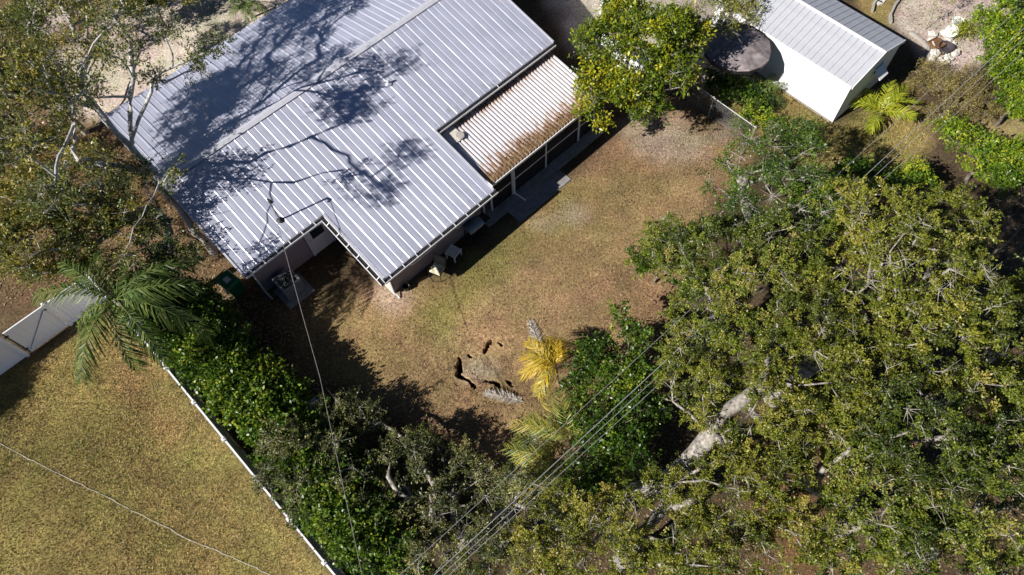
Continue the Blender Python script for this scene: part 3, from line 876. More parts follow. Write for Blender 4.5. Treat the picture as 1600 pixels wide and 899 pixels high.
# ------------------------------------------------------------------ round patio umbrella in front of the shed, ladder
ucn = G(1152, 74, 2.3); UR_ = float(np.linalg.norm(G(1206, 80, 2.3) - ucn))
um = empty('patio_umbrella', (ucn[0], ucn[1], 0), .2, 'round faded grey patio umbrella with black edge in front of the white shed', 'umbrella')
UMM = mat('faded_dappled_canvas', (.22, .185, .19), .95, var=.35, scale=4, stain=(.42, .37, .34), stain_amt=.6)  # faded grey canvas; dappled tree shade painted in as dark mottling
for k in range(8):
    a0, a1 = k * math.pi / 4, (k + 1) * math.pi / 4; vs = []
    for a in (a0, (a0 + a1) / 2, a1):
        sg = .985 if a == (a0 + a1) / 2 else 1.0
        for t in (.02, .5, 1.0): vs.append((UR_ * t * sg * math.cos(a), UR_ * t * sg * math.sin(a), 2.68 - .36 * t ** 1.25 - (.07 * t if sg < 1 else 0)))
    MB().add(vs, [(0, 1, 4, 3), (1, 2, 5, 4), (3, 4, 7, 6), (4, 5, 8, 7)]).build('canopy_panel', UMM, um)
    MB().add([(UR_ * 1.004 * math.cos(a), UR_ * 1.004 * math.sin(a), z) for a in (a0, (a0 + a1) / 2, a1) for z in (2.335, 2.17)], [(0, 1, 3, 2), (2, 3, 5, 4)]).build('valance', BLACK, um)
    MB().tube([(.02 * math.cos(a0), .02 * math.sin(a0), 2.62), (UR_ * .98 * math.cos(a0), UR_ * .98 * math.sin(a0), 2.29)], .009, 5).build('rib', GALV, um)
MB().tube([(0, 0, .05), (0, 0, 2.72)], .022, 8).build('pole', GALV, um)
MB().lathe((0, 0, 0), [(.26, 0), (.26, .05), (.06, .09), (.04, .3)], 18).build('base', BLACK, um)
lp = G(1112, 62, 0); 
ld = empty('ladder', (lp[0], lp[1], 0), math.radians(20), 'white A-frame ladder between bright green tree and round grey umbrella', 'ladder')
for yy in (-.26, .26):
    MB().tube([(-.45, yy, 0), (0, yy, 1.2), (.45, yy, 0)], .032, 6).build('side_rail', WHITE, ld)
for i, t in enumerate((.22, .42, .62, .82)):
    for s in (-1, 1):
        MB().box((s * .45 * (1 - t) - .07, -.24, 1.2 * t - .015), (s * .45 * (1 - t) + .07, .24, 1.2 * t + .015)).build('step', WHITE, ld)
MB().box((-.16, -.30, 1.2), (.16, .30, 1.24)).build('top_step', WHITE, ld)
hp = [G(*p) for p in ((1096, 88, .05), (1104, 86, .05), (1112, 92, .05), (1117, 99, .05))]
mb = MB(); mb.tube([tuple(p + np.array([0, 0, .04])) for p in hp], .09, 6)
tag(mb.build('plastic_trough', mat('pale_blue_plastic', (.5, .56, .62), .4), None), 'curved pale plastic piece on the ground below the ladder', 'plastic piece')

# ------------------------------------------------------------------ yard objects by the house
def hw(u, w, z=0.0):
    return (HO[0] + u * CU - w * SU, HO[1] + u * SU + w * CU, z)


# wheeled bin
GREEN = mat('green_plastic', (0.008, 0.17, 0.075), .4, var=.15, scale=4)
bp_ = G(363, 447, 0.5)
bn = empty('wheeled_bin', (bp_[0], bp_[1], 0), TH + math.radians(8), 'green wheeled bin with a white label on its lid', 'bin')
MB().hexa([(-.24, -.26, .06), (.24, -.26, .06), (.24, .24, .06), (-.24, .24, .06)], [(-.31, -.36, .98), (.31, -.36, .98), (.31, .34, .98), (-.31, .34, .98)]).build('body', GREEN, bn)
ldm = MB(); ldm.hexa([(-.34, -.40, .985), (.34, -.40, .985), (.34, .37, .985), (-.34, .37, .985)], [(-.29, -.34, 1.07), (.29, -.34, 1.07), (.29, .33, 1.09), (-.29, .33, 1.09)])
lid = ldm.build('lid', GREEN, bn)
for yy in (-.24, .02, .26): MB().box((-.25, yy - .02, 1.082), (.25, yy + .02, 1.10)).build('lid_rib', GREEN, lid)
MB().box((-.13, -.18, 1.101), (.10, .10, 1.106)).build('lid_label', mat('label_white', (.7, .7, .68), .5), lid)
MB().tube([(-.28, .36, .98), (-.28, .46, 1.0), (.28, .46, 1.0), (.28, .36, .98)], .02, 6).build('handle', GREEN, bn)
for xx in (-.29, .29): MB().tube([(xx - .03, .27, .12), (xx + .03, .27, .12)], .12, 14).build('wheel', BLACK, bn)

# air conditioner
ap = hw(-2.45, 3.72)
ac = empty('air_conditioner', ap, TH, 'dark grey air conditioner unit on a concrete pad by the house wall', 'air conditioner')
ACM = mat('ac_grey', (.17, .18, .19), .5, .2, var=.15)
ACL = mat('ac_light', (.30, .32, .33), .5, .2, var=.15)
MB().box((-.62, -.70, -.02), (.62, .45, .08)).build('pad', CONC, ac)
MB().box((-.40, -.40, .082), (.40, .40, .80)).build('cabinet', ACM, ac)
for k in range(7):
    MB().box((-.415, -.415, .15 + k * .09), (.415, .415, .175 + k * .09)).build('louvre', ACL, ac)
tp = MB(); tp.lathe((0, 0, .80), [(.34, 0.0), (.34, .06), (.31, .06), (.31, .01), (0, .012)], 20); tpo = tp.build('fan_shroud', BLACK, ac)
MB().box((-.42, -.42, .801), (.42, -.33, .85)).build('top_rim', ACL, ac); MB().box((-.42, .33, .801), (.42, .42, .85)).build('top_rim', ACL, ac)
MB().box((-.42, -.328, .801), (-.33, .328, .85)).build('top_rim', ACL, ac); MB().box((.33, -.328, .801), (.42, .328, .85)).build('top_rim', ACL, ac)
for k in range(4):
    a = k * math.pi / 2 + .4
    MB().cbox((.14 * math.cos(a), .14 * math.sin(a), .835), (.26, .11, .012), rz=a, rx=.4).build('fan_blade', ACM, tpo)
for k in range(4):
    MB().lathe((0, 0, .865), [(.07 + k * .07, 0), (.078 + k * .07, .004), (.084 + k * .07, 0)], 20).build('guard_ring', ACL, tpo)

# barbecue
gp = G(741, 362, .4)
bq = empty('barbecue_grill', (gp[0], gp[1], 0), TH, 'barbecue grill with blue-grey domed lid under the house eave', 'grill')
STEEL = mat('lid_steel', (.16, .22, .30), .35, .6, var=.1)
mb = MB(); prof = [(.26 * math.cos(a), .86 + .22 * math.sin(a)) for a in np.linspace(0, math.pi, 9)]
mb.extrude(prof, lambda x, z: (-.38, x, z), lambda x, z: (.38, x, z)); lidg = mb.build('lid', STEEL, bq)
MB().tube([(-.26, -.29, .93), (.26, -.29, .93)], .016, 6).build('handle', GALV, lidg)
MB().hexa([(-.30, -.18, .58), (.30, -.18, .58), (.30, .18, .58), (-.30, .18, .58)], [(-.38, -.26, .855), (.38, -.26, .855), (.38, .26, .855), (-.38, .26, .855)]).build('firebox', BLACK, bq)
for xx in (-.34, .34):
    for yy in (-.2, .2): MB().box((xx - .018, yy - .018, 0.0), (xx + .018, yy + .018, .62)).build('leg', BLACK, bq)
MB().box((.40, -.22, .82), (.74, .22, .85)).build('side_shelf', BLACK, bq)
MB().box((-.33, -.2, .18), (.33, .2, .20)).build('lower_shelf', BLACK, bq)
for yy in (-.24, .24): MB().tube([(-.36, yy - .015, .08), (-.36, yy + .015, .08)], .08, 12).build('wheel', BLACK, bq)

# white plastic stool
sp_ = G(708, 393, .42)
stl = empty('side_table', (sp_[0], sp_[1], 0), TH + .25, 'small white plastic side table in the house shadow', 'table')
PLA = mat('white_plastic', (.72, .74, .72), .4, var=.05)
tpm = MB()
for k in range(5): tpm.box((-.25 + k * .102, -.21, .41), (-.25 + k * .102 + .088, .21, .44))
MB().box((-.27, -.25, .395), (.27, -.212, .45)).build('top_edge', PLA, stl); MB().box((-.27, .212, .395), (.27, .25, .45)).build('top_edge', PLA, stl)
for k in range(5): MB().box((-.25 + k * .102, -.21, .41), (-.25 + k * .102 + .088, .21, .44)).build('top_slat', PLA, stl)
for xx in (-.22, .22):
    for yy in (-.2, .2): MB().box((xx - .025, yy - .025, 0), (xx + .025, yy + .025, .408)).build('leg', PLA, stl)

# patio chair with pale cushion
cp = G(684, 424, .25)
ch = empty('patio_chair', (cp[0], cp[1], 0), TH - math.radians(70), 'dark metal patio chair with pale yellow cushion at the shadow edge', 'chair')
CUSH = mat('cushion', (.78, .72, .52), .9, var=.2, scale=9, stain=(.2, .19, .17), stain_amt=.7, stain_scale=5)
MB().cbox((0, 0, .45), (.48, .46, .08)).build('seat_cushion', CUSH, ch)
MB().box((-.26, -.25, .37), (.26, .25, .405)).build('seat_frame', BLACK, ch)
MB().cbox((0, .29, .70), (.50, .05, .50), rx=math.radians(-14)).build('backrest', mat('grey_sling', (.16, .16, .15), .7), ch)
for xx in (-.28, .28):
    MB().tube([(xx, -.27, 0), (xx, -.24, .62), (xx, .10, .64), (xx, .30, .60)], .018, 6).build('armrest', BLACK, ch)
    MB().tube([(xx, .36, 0), (xx, .22, .42), (xx, .36, .98)], .018, 6).build('leg', BLACK, ch)
MB().tube([(-.28, -.27, .01), (0, -.40, .01), (.28, -.27, .01)], .014, 6).build('front_hoop', BLACK, ch)
bk = hw(.85, .42)
bu = empty('bucket', bk, 0, 'small black bucket at the sunlit house corner', 'bucket')
MB().lathe((0, 0, 0), [(.11, 0), (.145, .28), (.15, .28), (.135, .27), (.10, .03), (0, .03)], 16).build('body', BLACK, bu)
MB().tube([(.14, 0, .27), (.09, .1, .33), (-.09, .1, .33), (-.14, 0, .27)], .006, 5).build('handle', GALV, bu)
pz_ = G(492, 632, 0)
tag(MB().cbox((pz_[0], pz_[1], .06), (.55, .4, .12), rz=.6).build('concrete_block', mat('pale_block', (.5, .52, .56), .8, var=.15)), 'pale concrete block in the shade behind the hedge', 'block')

# white cord lying in the grass
mb = MB(); path = []
r_ = np.random.default_rng(3)
cpts = [(-40, 672), (0, 693), (60, 725), (150, 768), (205, 797), (300, 845), (400, 887), (470, 925)]
for (ax_, ay_), (bx_, by_) in zip(cpts[:-1], cpts[1:]):
    for t in np.linspace(0, 1, 9)[:-1]:
        p = G(ax_ + (bx_ - ax_) * t, ay_ + (by_ - ay_) * t, 0)
        path.append((p[0] + r_.normal(0, .012), p[1] + r_.normal(0, .012), .012 + r_.random() * .03))
mb.tube(path, .009, 5)
tag(mb.build('cord', mat('pale_cord', (.6, .57, .5), .7, var=.3, scale=3)), 'thin pale cord lying across the yellow-green lawn', 'cord')

# ------------------------------------------------------------------ overhead wires
WIRE = mat('aluminium_wire', (.34, .34, .34), .5, .0)
WIRED = mat('dark_wire', (.10, .10, .10), .6)


def wire(a, b, za, zb, sag, r, label, m, group='overhead power wires'):
    pa = G(a[0], a[1], za); pb = G(b[0], b[1], zb); d = pb - pa
    pa = pa - d * .25; pb = pb + d * .25; d = pb - pa
    pts = [tuple(pa + d * t + np.array([0, 0, -sag * 4 * t * (1 - t)])) for t in np.linspace(0, 1, 25)]
    return tag(MB().tube(pts, r, 5).build('power_wire', m), label, 'wire', group)


wire((672, 904), (1604, 40), 5.4, 5.6, .1, .011, 'thick pale power wire over the oaks, uppermost of the bundle', WIRE)
wire((684, 904), (1612, 48), 5.3, 5.4, .12, .008, 'middle pale power wire of the bundle over the oaks', WIRE)
wire((708, 892), (1622, 60), 5.1, 5.2, .15, .007, 'thin pale power wire on the lower side of the bundle over the oaks', WIRE)
wire((622, 900), (1450, 143), 5.0, 5.0, .1, .0065, 'thin single wire running apart from the bundle, past the shed palm', WIRE)
mt = hw(mu + .03, mw - .2, mz + 1.3)
sp1 = G(465, 469, 3.85); sp2 = G(500, 590, 4.0); sp3 = G(548, 815, 4.7)
pts = [tuple(mt)] + [tuple((1 - t) ** 2 * np.array(mt) + 2 * t * (1 - t) * (sp1 * .75 + np.array(mt) * .25) + t * t * sp2) for t in np.linspace(.1, 1, 8)] + [tuple(sp2 + (sp3 - sp2) * t) for t in (.3, .6, 1.0, 1.5)]
tag(MB().tube(pts, .009, 5).build('service_wire', mat('service_wire', (.24, .22, .21), .5)), 'single service wire from the roof mast down over the yard', 'wire')

# ------------------------------------------------------------------ behind the shed: edging, stones, pots
EDGE = mat('edging', (.36, .33, .30), .9, var=.2, scale=6)
def edging(pts, label):
    root = empty('garden_edging', tuple(G(*pts[0])), 0, label, 'edging')
    o = np.array(root.location)
    for a, b2 in zip(pts[:-1], pts[1:]):
        A, B2 = G(*a) - o, G(*b2) - o; d = B2 - A; L = np.linalg.norm(d); n = max(1, int(L / .6))
        for k in range(n):
            c_ = A + d * ((k + .5) / n)
            MB().cbox((c_[0], c_[1], .07), (L / n - .02, .10, .18), rz=math.atan2(d[1], d[0]) + random.uniform(-.03, .03)).build('edging_block', EDGE, root)
edging([(1428, -30), (1396, 12), (1390, 26), (1391, 38)], 'concrete edging round the lilac-grey sand bed')
edging([(1378, -8), (1364, 8), (1362, 20)], 'short concrete edging on the grass strip behind the shed')
edging([(1420, 52), (1440, 66), (1448, 76), (1449, 92)], 'concrete edging curving below the pale stone pile')
PAV = mat('paver_pale', (.6, .57, .52), .8)
for k, (x, y, r) in enumerate(((1374, 6, .3), (1378, 3, .9))):
    p = G(x, y); tag(MB().cbox((p[0], p[1], .035), (.28, .22, .06), rz=r).build('paver', PAV), 'small pale paver on the grass strip behind the shed', 'paver', 'loose pavers')


def rock(c, s, seed):
    r = np.random.default_rng(seed); n1, n2 = 8, 5; vs = []; fs = []
    for i in range(n2 + 1):
        ph = math.pi * i / n2
        for k in range(n1):
            q = 1 + .6 * (r.random() - .5)
            vs.append((s[0] * q * math.sin(ph) * math.cos(2 * math.pi * k / n1), s[1] * q * math.sin(ph) * math.sin(2 * math.pi * k / n1), s[2] * q * math.cos(ph)))
    for i in range(n2):
        for k in range(n1): fs.append((i * n1 + k, (i + 1) * n1 + k, (i + 1) * n1 + (k + 1) % n1, i * n1 + (k + 1) % n1))
    return MB().add(vs, fs).build('stone', STONE, None, smooth=False, loc=tuple(c), rot=(0, 0, r.random() * 6))


STONE = mat('white_stone', (.58, .54, .49), .9, var=.2, scale=7, bump=.4)
for k, (x, y, s) in enumerate(((1456, 62, .32), (1457, 53, .28), (1475, 51, .24), (1457, 72, .30), (1460, 84, .34), (1456, 91, .25), (1493, 83, .32), (1481, 89, .26), (1470, 93, .22), (1483, 62, .24), (1490, 68, .2), (1474, 97, .18), (1481, 97, .16), (1465, 99, .17), (1487, 92, .18), (1477, 55, .2))):
    p = G(x, y, s * .3)
    s *= .78
    tag(rock(p, (s, s * .8, s * .6), 500 + k), 'rough white stone in the pile behind the shed', 'stone', 'white stones in the pile')
p = G(1463, 69, .2)
cr = empty('planter_box', (p[0], p[1], 0), .5, 'brown square planter box among the white stones', 'planter')
BR = mat('rust_brown', (.17, .09, .045), .8, var=.3)
MB().box((-.26, -.26, 0), (.26, .26, .22)).build('soil', BR, cr)
for a, b2 in (((-.3, -.3, 0), (.3, -.262, .28)), ((-.3, .262, 0), (.3, .3, .28)), ((-.3, -.26, 0), (-.262, .26, .28)), ((.262, -.26, 0), (.3, .26, .28))): MB().box(a, b2).build('side_board', BR, cr)
p = G(1479, 73, .3)
dk_ = empty('round_tub', (p[0], p[1], 0), 0, 'dark grey round tub among the white stones', 'tub')
MB().lathe((0, 0, 0), [(.24, 0), (.33, .34), (.35, .34), (.33, .30), (.27, .1), (0, .1)], 20).build('body', mat('tub_grey', (.06, .05, .06), .6), dk_)
POTW = mat('pot_white', (.74, .74, .74), .5)
for k, (x, y, r, lab) in enumerate(((1494, 38, .26, 'white plant pot with dark soil, beside the lilac-grey sand'), (1487, 50, .27, 'large white plant pot tipped beside the stone pile'))):
    p = G(x, y, .2)
    po = empty('plant_pot', (p[0], p[1], .0), 0, lab, 'plant pot', None)
    if k: po.rotation_euler = (0.5, -.55, 0); po.location.z = .12
    MB().lathe((0, 0, 0), [(r * .7, 0), (r, .44), (r * 1.08, .44), (r * 1.08, .40), (r * .9, .38)], 20).build('body', POTW, po)
    MB().lathe((0, 0, .34), [(r * .9, 0), (0, .03)], 20, False).build('soil', DARK, po)
p = G(1546, 62)

# ------------------------------------------------------------------ vegetation
BARK = mat('bark_grey', (.31, .28, .245), .9, var=.5, scale=11, bump=.9, stain=(.10, .085, .07), stain_amt=.85, stain_scale=5)
BARKP = mat('bark_pale', (.50, .47, .44), .85, var=.25, scale=9, bump=.5, stain=(.22, .2, .18), stain_amt=.6, stain_scale=5)
BARKD = mat('bark_brown', (.17, .14, .11), .9, var=.35, scale=9, bump=.6)
TWIG = mat('twig_grey', (.42, .38, .33), .9, var=.2)
LEAF = {
    'oak': leaf_mat('leaf_oak', [(0, (.046, .068, .009)), (.3, (.122, .152, .014)), (.6, (.240, .258, .022)), (.85, (.34, .325, .045)), (1, (.40, .33, .07))], .27, .42, .45),
    'oakgreen': leaf_mat('leaf_oakgreen', [(0, (.040, .062, .010)), (.3, (.104, .148, .014)), (.6, (.20, .245, .022)), (.85, (.30, .31, .045)), (1, (.42, .33, .09))], .27, .42, .45),
    'greyoak': leaf_mat('leaf_greyoak', [(0, (.050, .070, .022)), (.4, (.125, .145, .036)), (.7, (.22, .225, .062)), (1, (.36, .31, .12))], .25, .42, .45),
    'hedge': leaf_mat('leaf_hedge', [(0, (.028, .066, .006)), (.4, (.072, .145, .010)), (.75, (.16, .255, .018)), (1, (.32, .36, .03))], .3, .38, .5),
    'broad': leaf_mat('leaf_broad', [(0, (.035, .075, .006)), (.35, (.11, .175, .010)), (.7, (.27, .31, .014)), (1, (.55, .48, .02))], .3, .38, .5),
    'lime': leaf_mat('leaf_lime', [(0, (.05, .11, .008)), (.4, (.14, .24, .014)), (.75, (.28, .37, .02)), (1, (.44, .44, .03))], .3, .4, .4),
    'sparse': leaf_mat('leaf_sparse', [(0, (.040, .065, .014)), (.4, (.10, .135, .026)), (.75, (.21, .22, .036)), (1, (.42, .33, .05))], .28, .4, .45),
    'dry': leaf_mat('leaf_dry', [(0, (.10, .075, .025)), (.4, (.24, .19, .055)), (.75, (.38, .31, .09)), (1, (.5, .42, .15))], .2, .6, .3),
    'rust': leaf_mat('leaf_rust', [(0, (.07, .045, .016)), (.4, (.18, .11, .034)), (.75, (.30, .21, .05)), (1, (.32, .30, .06))], .2, .6, .3),
    'palm': leaf_mat('leaf_palm', [(0, (.030, .060, .012)), (.5, (.085, .14, .026)), (1, (.22, .26, .055))], .22, .5, .35),
    'coco': leaf_mat('leaf_coco', [(0, (.12, .19, .012)), (.5, (.30, .34, .022)), (1, (.52, .48, .05))], .3, .38, .45),
    'areca': leaf_mat('leaf_areca', [(0, (.07, .12, .012)), (.4, (.21, .25, .045)), (.6, (.40, .37, .09)), (.8, (.58, .42, .03)), (1, (.66, .43, .03))], .3, .4, .45),
    'deadpalm': leaf_mat('leaf_deadpalm', [(0, (.24, .20, .17)), (.5, (.48, .43, .37)), (1, (.66, .61, .53))], .1, .8, .2),
}


def unit(a):
    return a / (np.linalg.norm(a, axis=-1, keepdims=True) + 1e-9)


def tubes(A, B, ra, rb, da, db, n):
    """frusta from A to B, end rings square to da and db"""
    def ring(P, d, r):
        ref = np.where(np.abs(d[:, 2:3]) < .85, np.array([[0, 0, 1.0]]), np.array([[1.0, 0, 0]]))
        x = unit(np.cross(d, ref)); y = np.cross(d, x)
        th = np.arange(n) * 2 * np.pi / n
        return P[:, None] + r[:, None, None] * (x[:, None] * np.cos(th)[None, :, None] + y[:, None] * np.sin(th)[None, :, None])
    R0 = ring(A, da, ra); R1 = ring(B, db, rb); m = len(A)
    v = np.concatenate([R0, R1], 1).reshape(-1, 3)
    k = np.arange(n); q = np.stack([k, (k + 1) % n, n + (k + 1) % n, n + k], 1)
    f = (np.arange(m) * 2 * n)[:, None, None] + q[None]
    return v, f.reshape(-1, 4)


def join(parts):
    V = []; Fq = []; o = 0
    for v, f in parts:
        V.append(v); Fq.append(f + o); o += len(v)
    return np.concatenate(V), np.concatenate(Fq)


def leaves(C, rad, per, size, aspect, r, tint, up=.7, twigs=7, spread=.8, flat=.75, droop=0.0):
    """leaf faces set along short twigs radiating from each clump centre"""
    K = len(C)
    D = r.normal(size=(K, twigs, 3)); D[..., 2] = D[..., 2] * flat + .18 - droop; D = unit(D)
    TL = rad[:, None] * (.55 + .9 * r.random((K, twigs)))
    ci = np.repeat(np.arange(K), per); N = len(ci); ti = r.integers(0, twigs, N)
    d = D[ci, ti]; t = np.sqrt(r.random(N)) * TL[ci, ti]
    p = C[ci] + d * t[:, None] + r.normal(size=(N, 3)) * (size * .55)
    a = unit(d * spread + r.normal(size=(N, 3)) * .6)
    nrm = unit(np.array([0, 0, up]) + r.normal(size=(N, 3)) * .6)
    w = unit(np.cross(nrm, a)); nrm = np.cross(a, w)
    L = size * (.6 + .8 * r.random(N))[:, None]; W = L * aspect
    mid = p + a * L * .45
    v = np.stack([p, mid + w * W / 2 + nrm * W * .12, p + a * L - nrm * L * .10, mid - w * W / 2 + nrm * W * .12], 1).reshape(-1, 3)
    tt = np.clip(tint[ci] + r.normal(size=N) * .17, 0, 1)
    return v, np.arange(4 * N).reshape(-1, 4), tt, D, TL


def lobes_to_clumps(lobes, dens, r, shell=.45, zf=.62):
    out = []; li = []
    for i, (px, py, z, rad) in enumerate(lobes):
        c = G(px, py, z); n = max(3, int(dens * rad ** 2))
        d = unit(r.normal(size=(n * 3, 3))); d = d[d[:, 2] > -.55][:n]
        rr = (shell + (1 - shell) * r.random(len(d))) ** .7
        out.append(c + d * (rr * rad)[:, None] * np.array([1, 1, zf])); li += [i] * len(d)
    C = np.concatenate(out)
    li = np.array(li)[C[:, 2] > .25]
    return C[C[:, 2] > .25], li


def skeleton(base, fork, seeds, C, r, step=.45, wig=.10):
    """grow limbs so that every clump hangs on the nearest good branch"""
    nodes = []; par = []
    nseg = max(2, int(np.linalg.norm(fork - base) / .6))
    for k in range(nseg + 1):
        t = k / nseg
        nodes.append(base + (fork - base) * t + (r.normal(size=3) * .06 * (0 < k)) * np.array([1, 1, .3])); par.append(k - 1)
    for line in seeds:
        pts = [np.array(p) for p in line]
        j = int(np.argmin([np.linalg.norm(np.array(q) - pts[0]) for q in nodes]))
        prev = j
        for a, b2 in zip([nodes[j]] + pts[:-1], pts):
            m = max(1, int(np.linalg.norm(b2 - a) / .5))
            for k in range(1, m + 1):
                nodes.append(a + (b2 - a) * k / m + r.normal(size=3) * .05); par.append(prev); prev = len(nodes) - 1
    plen = [0.0] * len(nodes)
    for i in range(1, len(nodes)): plen[i] = plen[par[i]] + np.linalg.norm(nodes[i] - nodes[par[i]])
    tips = []
    order = np.argsort(np.linalg.norm(C - fork, axis=1))
    for ci in order:
        c = C[ci]; NN = np.array(nodes); d = c - NN; dist = np.linalg.norm(d, axis=1)
        cost = dist + .22 * np.array(plen) + np.clip(-d[:, 2], 0, None) * .5
        cost[:max(1, nseg // 2)] += 2.0
        j = int(np.argmin(cost)); m = max(1, int(dist[j] / step)); prev = j; a = NN[j]
        for k in range(1, m + 1):
            t = k / m
            q = a + (c - a) * t + (r.normal(size=3) * wig * dist[j] / m if k < m else 0) + np.array([0, 0, .12 * dist[j] * t * (1 - t)])
            nodes.append(q); par.append(prev); plen.append(plen[prev] + np.linalg.norm(q - nodes[prev])); prev = len(nodes) - 1
        tips.append(prev)
    return np.array(nodes), np.array(par), tips


def tree(name, label, cat, lobes, sp='oak', base=None, fork_z=1.6, dens=26, per=150, size=.085, aspect=.5, crad=.42, trunk_r=.22, bark=None, seeds=(), seed=1, group=None,
         bare=.12, tint0=.45, tintv=.22, up=.7, twigs=7, zf=.62, shell=.45, tipr=.0095, droop=0.0, flat=.75, lobev=.08, limb_r=None):
    r = np.random.default_rng(seed)
    bark = bark or BARK
    C, LI = lobes_to_clumps(lobes, dens, r, shell, zf)
    lobe_t = r.normal(size=len(lobes)) * lobev
    cen = np.mean([G(*l[:3]) * l[3] for l in lobes], 0) / np.mean([l[3] for l in lobes])
    if base is None: b0 = np.array([cen[0], cen[1], -.05])
    else: b0 = G(*base, 0) - np.array([0, 0, .05])
    fork = np.array([b0[0] * .75 + cen[0] * .25, b0[1] * .75 + cen[1] * .25, fork_z])
    seeds3 = [[G(*p) for p in ln] for ln in seeds]
    N, P, tips = skeleton(b0, fork, seeds3, C, r)
    root = empty(name, tuple(b0 + [0, 0, .05]), 0, label, cat, group)
    o = np.array(root.location)
    cnt = np.zeros(len(N)); cnt[tips] = 1
    for i in range(len(N) - 1, 0, -1): cnt[P[i]] += cnt[i]
    cnt = np.maximum(cnt, .6)
    rad = tipr * cnt ** .52; rad = rad * min(1.0, 10) * (1.0)
    k = trunk_r / max(rad[0], 1e-6); rad = np.where(cnt > 3, rad * (1 + (k - 1) * np.clip((cnt - 3) / (cnt[0] * .5), 0, 1)), rad)
    for ln in seeds3:                                   # surveyed main limbs keep their girth
        for p in ln:
            j = np.argmin(np.linalg.norm(N - p, axis=1)); rad[j] = max(rad[j], limb_r or trunk_r * .42)
    rad[0] *= 1.35
    main = {}
    for i in range(1, len(N)):
        p = P[i]
        if p not in main or cnt[i] > cnt[main[p]]: main[p] = i
    i = np.arange(1, len(N)); p = P[i]
    dirv = unit(N[i] - N[p])
    nd = np.zeros_like(N); nd[0] = (0, 0, 1); nd[i] = dirv
    ism = np.array([main[q] == j for j, q in zip(i, p)])
    da = np.where(ism[:, None], nd[p], dirv)
    ra = np.where(ism, rad[p], np.minimum(rad[i] * 1.15, rad[p])); rb = rad[i]
    parts = []
    for lo, hi, n in ((.06, 99, 9), (.022, .06, 6), (0, .022, 4)):
        s = (ra >= lo) & (ra < hi)
        if s.any(): parts.append(tubes(N[p][s] - o, N[i][s] - o, ra[s], rb[s], da[s], nd[i][s], n))
    v, f = join(parts)
    link('trunk', mesh_np('trunk', v, f, smooth=True), bark, root)
    # leaves
    K = len(C); leafy = r.random(K) > bare
    cr_ = crad * (.7 + .6 * r.random(K))
    pc = np.where(leafy, (per * (.55 + .9 * r.random(K))).astype(int), (per * .06))
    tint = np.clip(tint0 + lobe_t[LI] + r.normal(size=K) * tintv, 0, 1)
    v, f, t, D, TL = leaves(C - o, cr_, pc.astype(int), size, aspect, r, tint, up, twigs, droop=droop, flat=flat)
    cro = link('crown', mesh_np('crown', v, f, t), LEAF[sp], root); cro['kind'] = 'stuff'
    A = np.repeat(C - o, twigs, 0); d = D.reshape(-1, 3); L = TL.reshape(-1)
    v, f = tubes(A, A + d * L[:, None], tipr * np.repeat(np.where(leafy, .38, .95), twigs), tipr * np.repeat(np.where(leafy, .16, .3), twigs), d, d, 3)
    tw = link('twigs', mesh_np('twigs', v, f), TWIG if bark is not BARKD else BARKD, root); tw['kind'] = 'stuff'
    return root


# ---- live oaks
OK = dict(sp='oak', size=.068, aspect=.52, dens=29, per=270, crad=.32, tintv=.18, lobev=.16, shell=.6, bare=.16)
tree('live_oak', 'olive live oak leaning over the bare lawn edge, nearest the patio', 'tree',
     [(1120, 395, 4.6, 1.5), (1050, 385, 3.6, 1.1), (1190, 470, 5.6, 1.6), (1105, 480, 4.6, 1.35), (1235, 385, 5.4, 1.4), (1080, 545, 4.2, .9), (1150, 550, 5.4, 1.3)], seed=11, trunk_r=.24, fork_z=1.8, **{**OK, 'sp': 'oakgreen', 'tint0': .5})
tree('live_oak', 'large live oak whose thick pale limb shows beside the dark green shrub', 'tree',
     [(1185, 640, 6.4, 1.6), (1290, 610, 6.6, 1.6), (1095, 590, 5.4, 1.2), (1270, 520, 6.2, 1.4), (1350, 590, 6.4, 1.3), (1210, 720, 6.2, 1.2)], base=(960, 800), fork_z=2.2,
     seeds=[[(985, 775, 3.4), (1040, 752, 4.4), (1085, 715, 5.0), (1130, 650, 5.8), (1190, 600, 6.2)], [(1210, 680, 5.6), (1290, 640, 6.1)]], seed=12, trunk_r=.28, **{**OK, 'size': .062, 'per': 310})
tree('live_oak', 'olive live oak with pale fork in its crown, beside bare twiggy brush', 'tree',
     [(1440, 420, 7.2, 1.7), (1385, 345, 6.2, 1.35), (1505, 470, 6.8, 1.4), (1350, 440, 6.2, 1.3), (1450, 530, 6.8, 1.4), (1325, 325, 5.2, 1.0), (1480, 350, 6.2, 1.2), (1370, 520, 6.4, 1.2)], base=(1210, 620), fork_z=2.5,
     seeds=[[(1340, 510, 5.2), (1395, 478, 6.1), (1425, 462, 6.6), (1470, 440, 7.0)]], seed=13, trunk_r=.34, **{**OK, 'size': .074, 'tint0': .40, 'per': 230, 'bare': .22})
tree('live_oak', 'broad live oak with bare white twigs in its crown', 'tree',
     [(1450, 700, 7.2, 1.7), (1540, 790, 7.2, 1.6), (1390, 790, 6.8, 1.5), (1560, 650, 6.8, 1.3), (1350, 690, 6.2, 1.3), (1480, 870, 7.2, 1.6), (1310, 830, 6.2, 1.1), (1590, 720, 7.0, 1.3)], fork_z=2.5,
     seeds=[[(1250, 755, 4.8), (1280, 738, 5.4), (1320, 712, 5.8)], [(1445, 878, 5.4), (1455, 840, 6.3), (1475, 820, 6.8)]], seed=14, trunk_r=.32, **{**OK, 'sp': 'oakgreen', 'bare': .22})
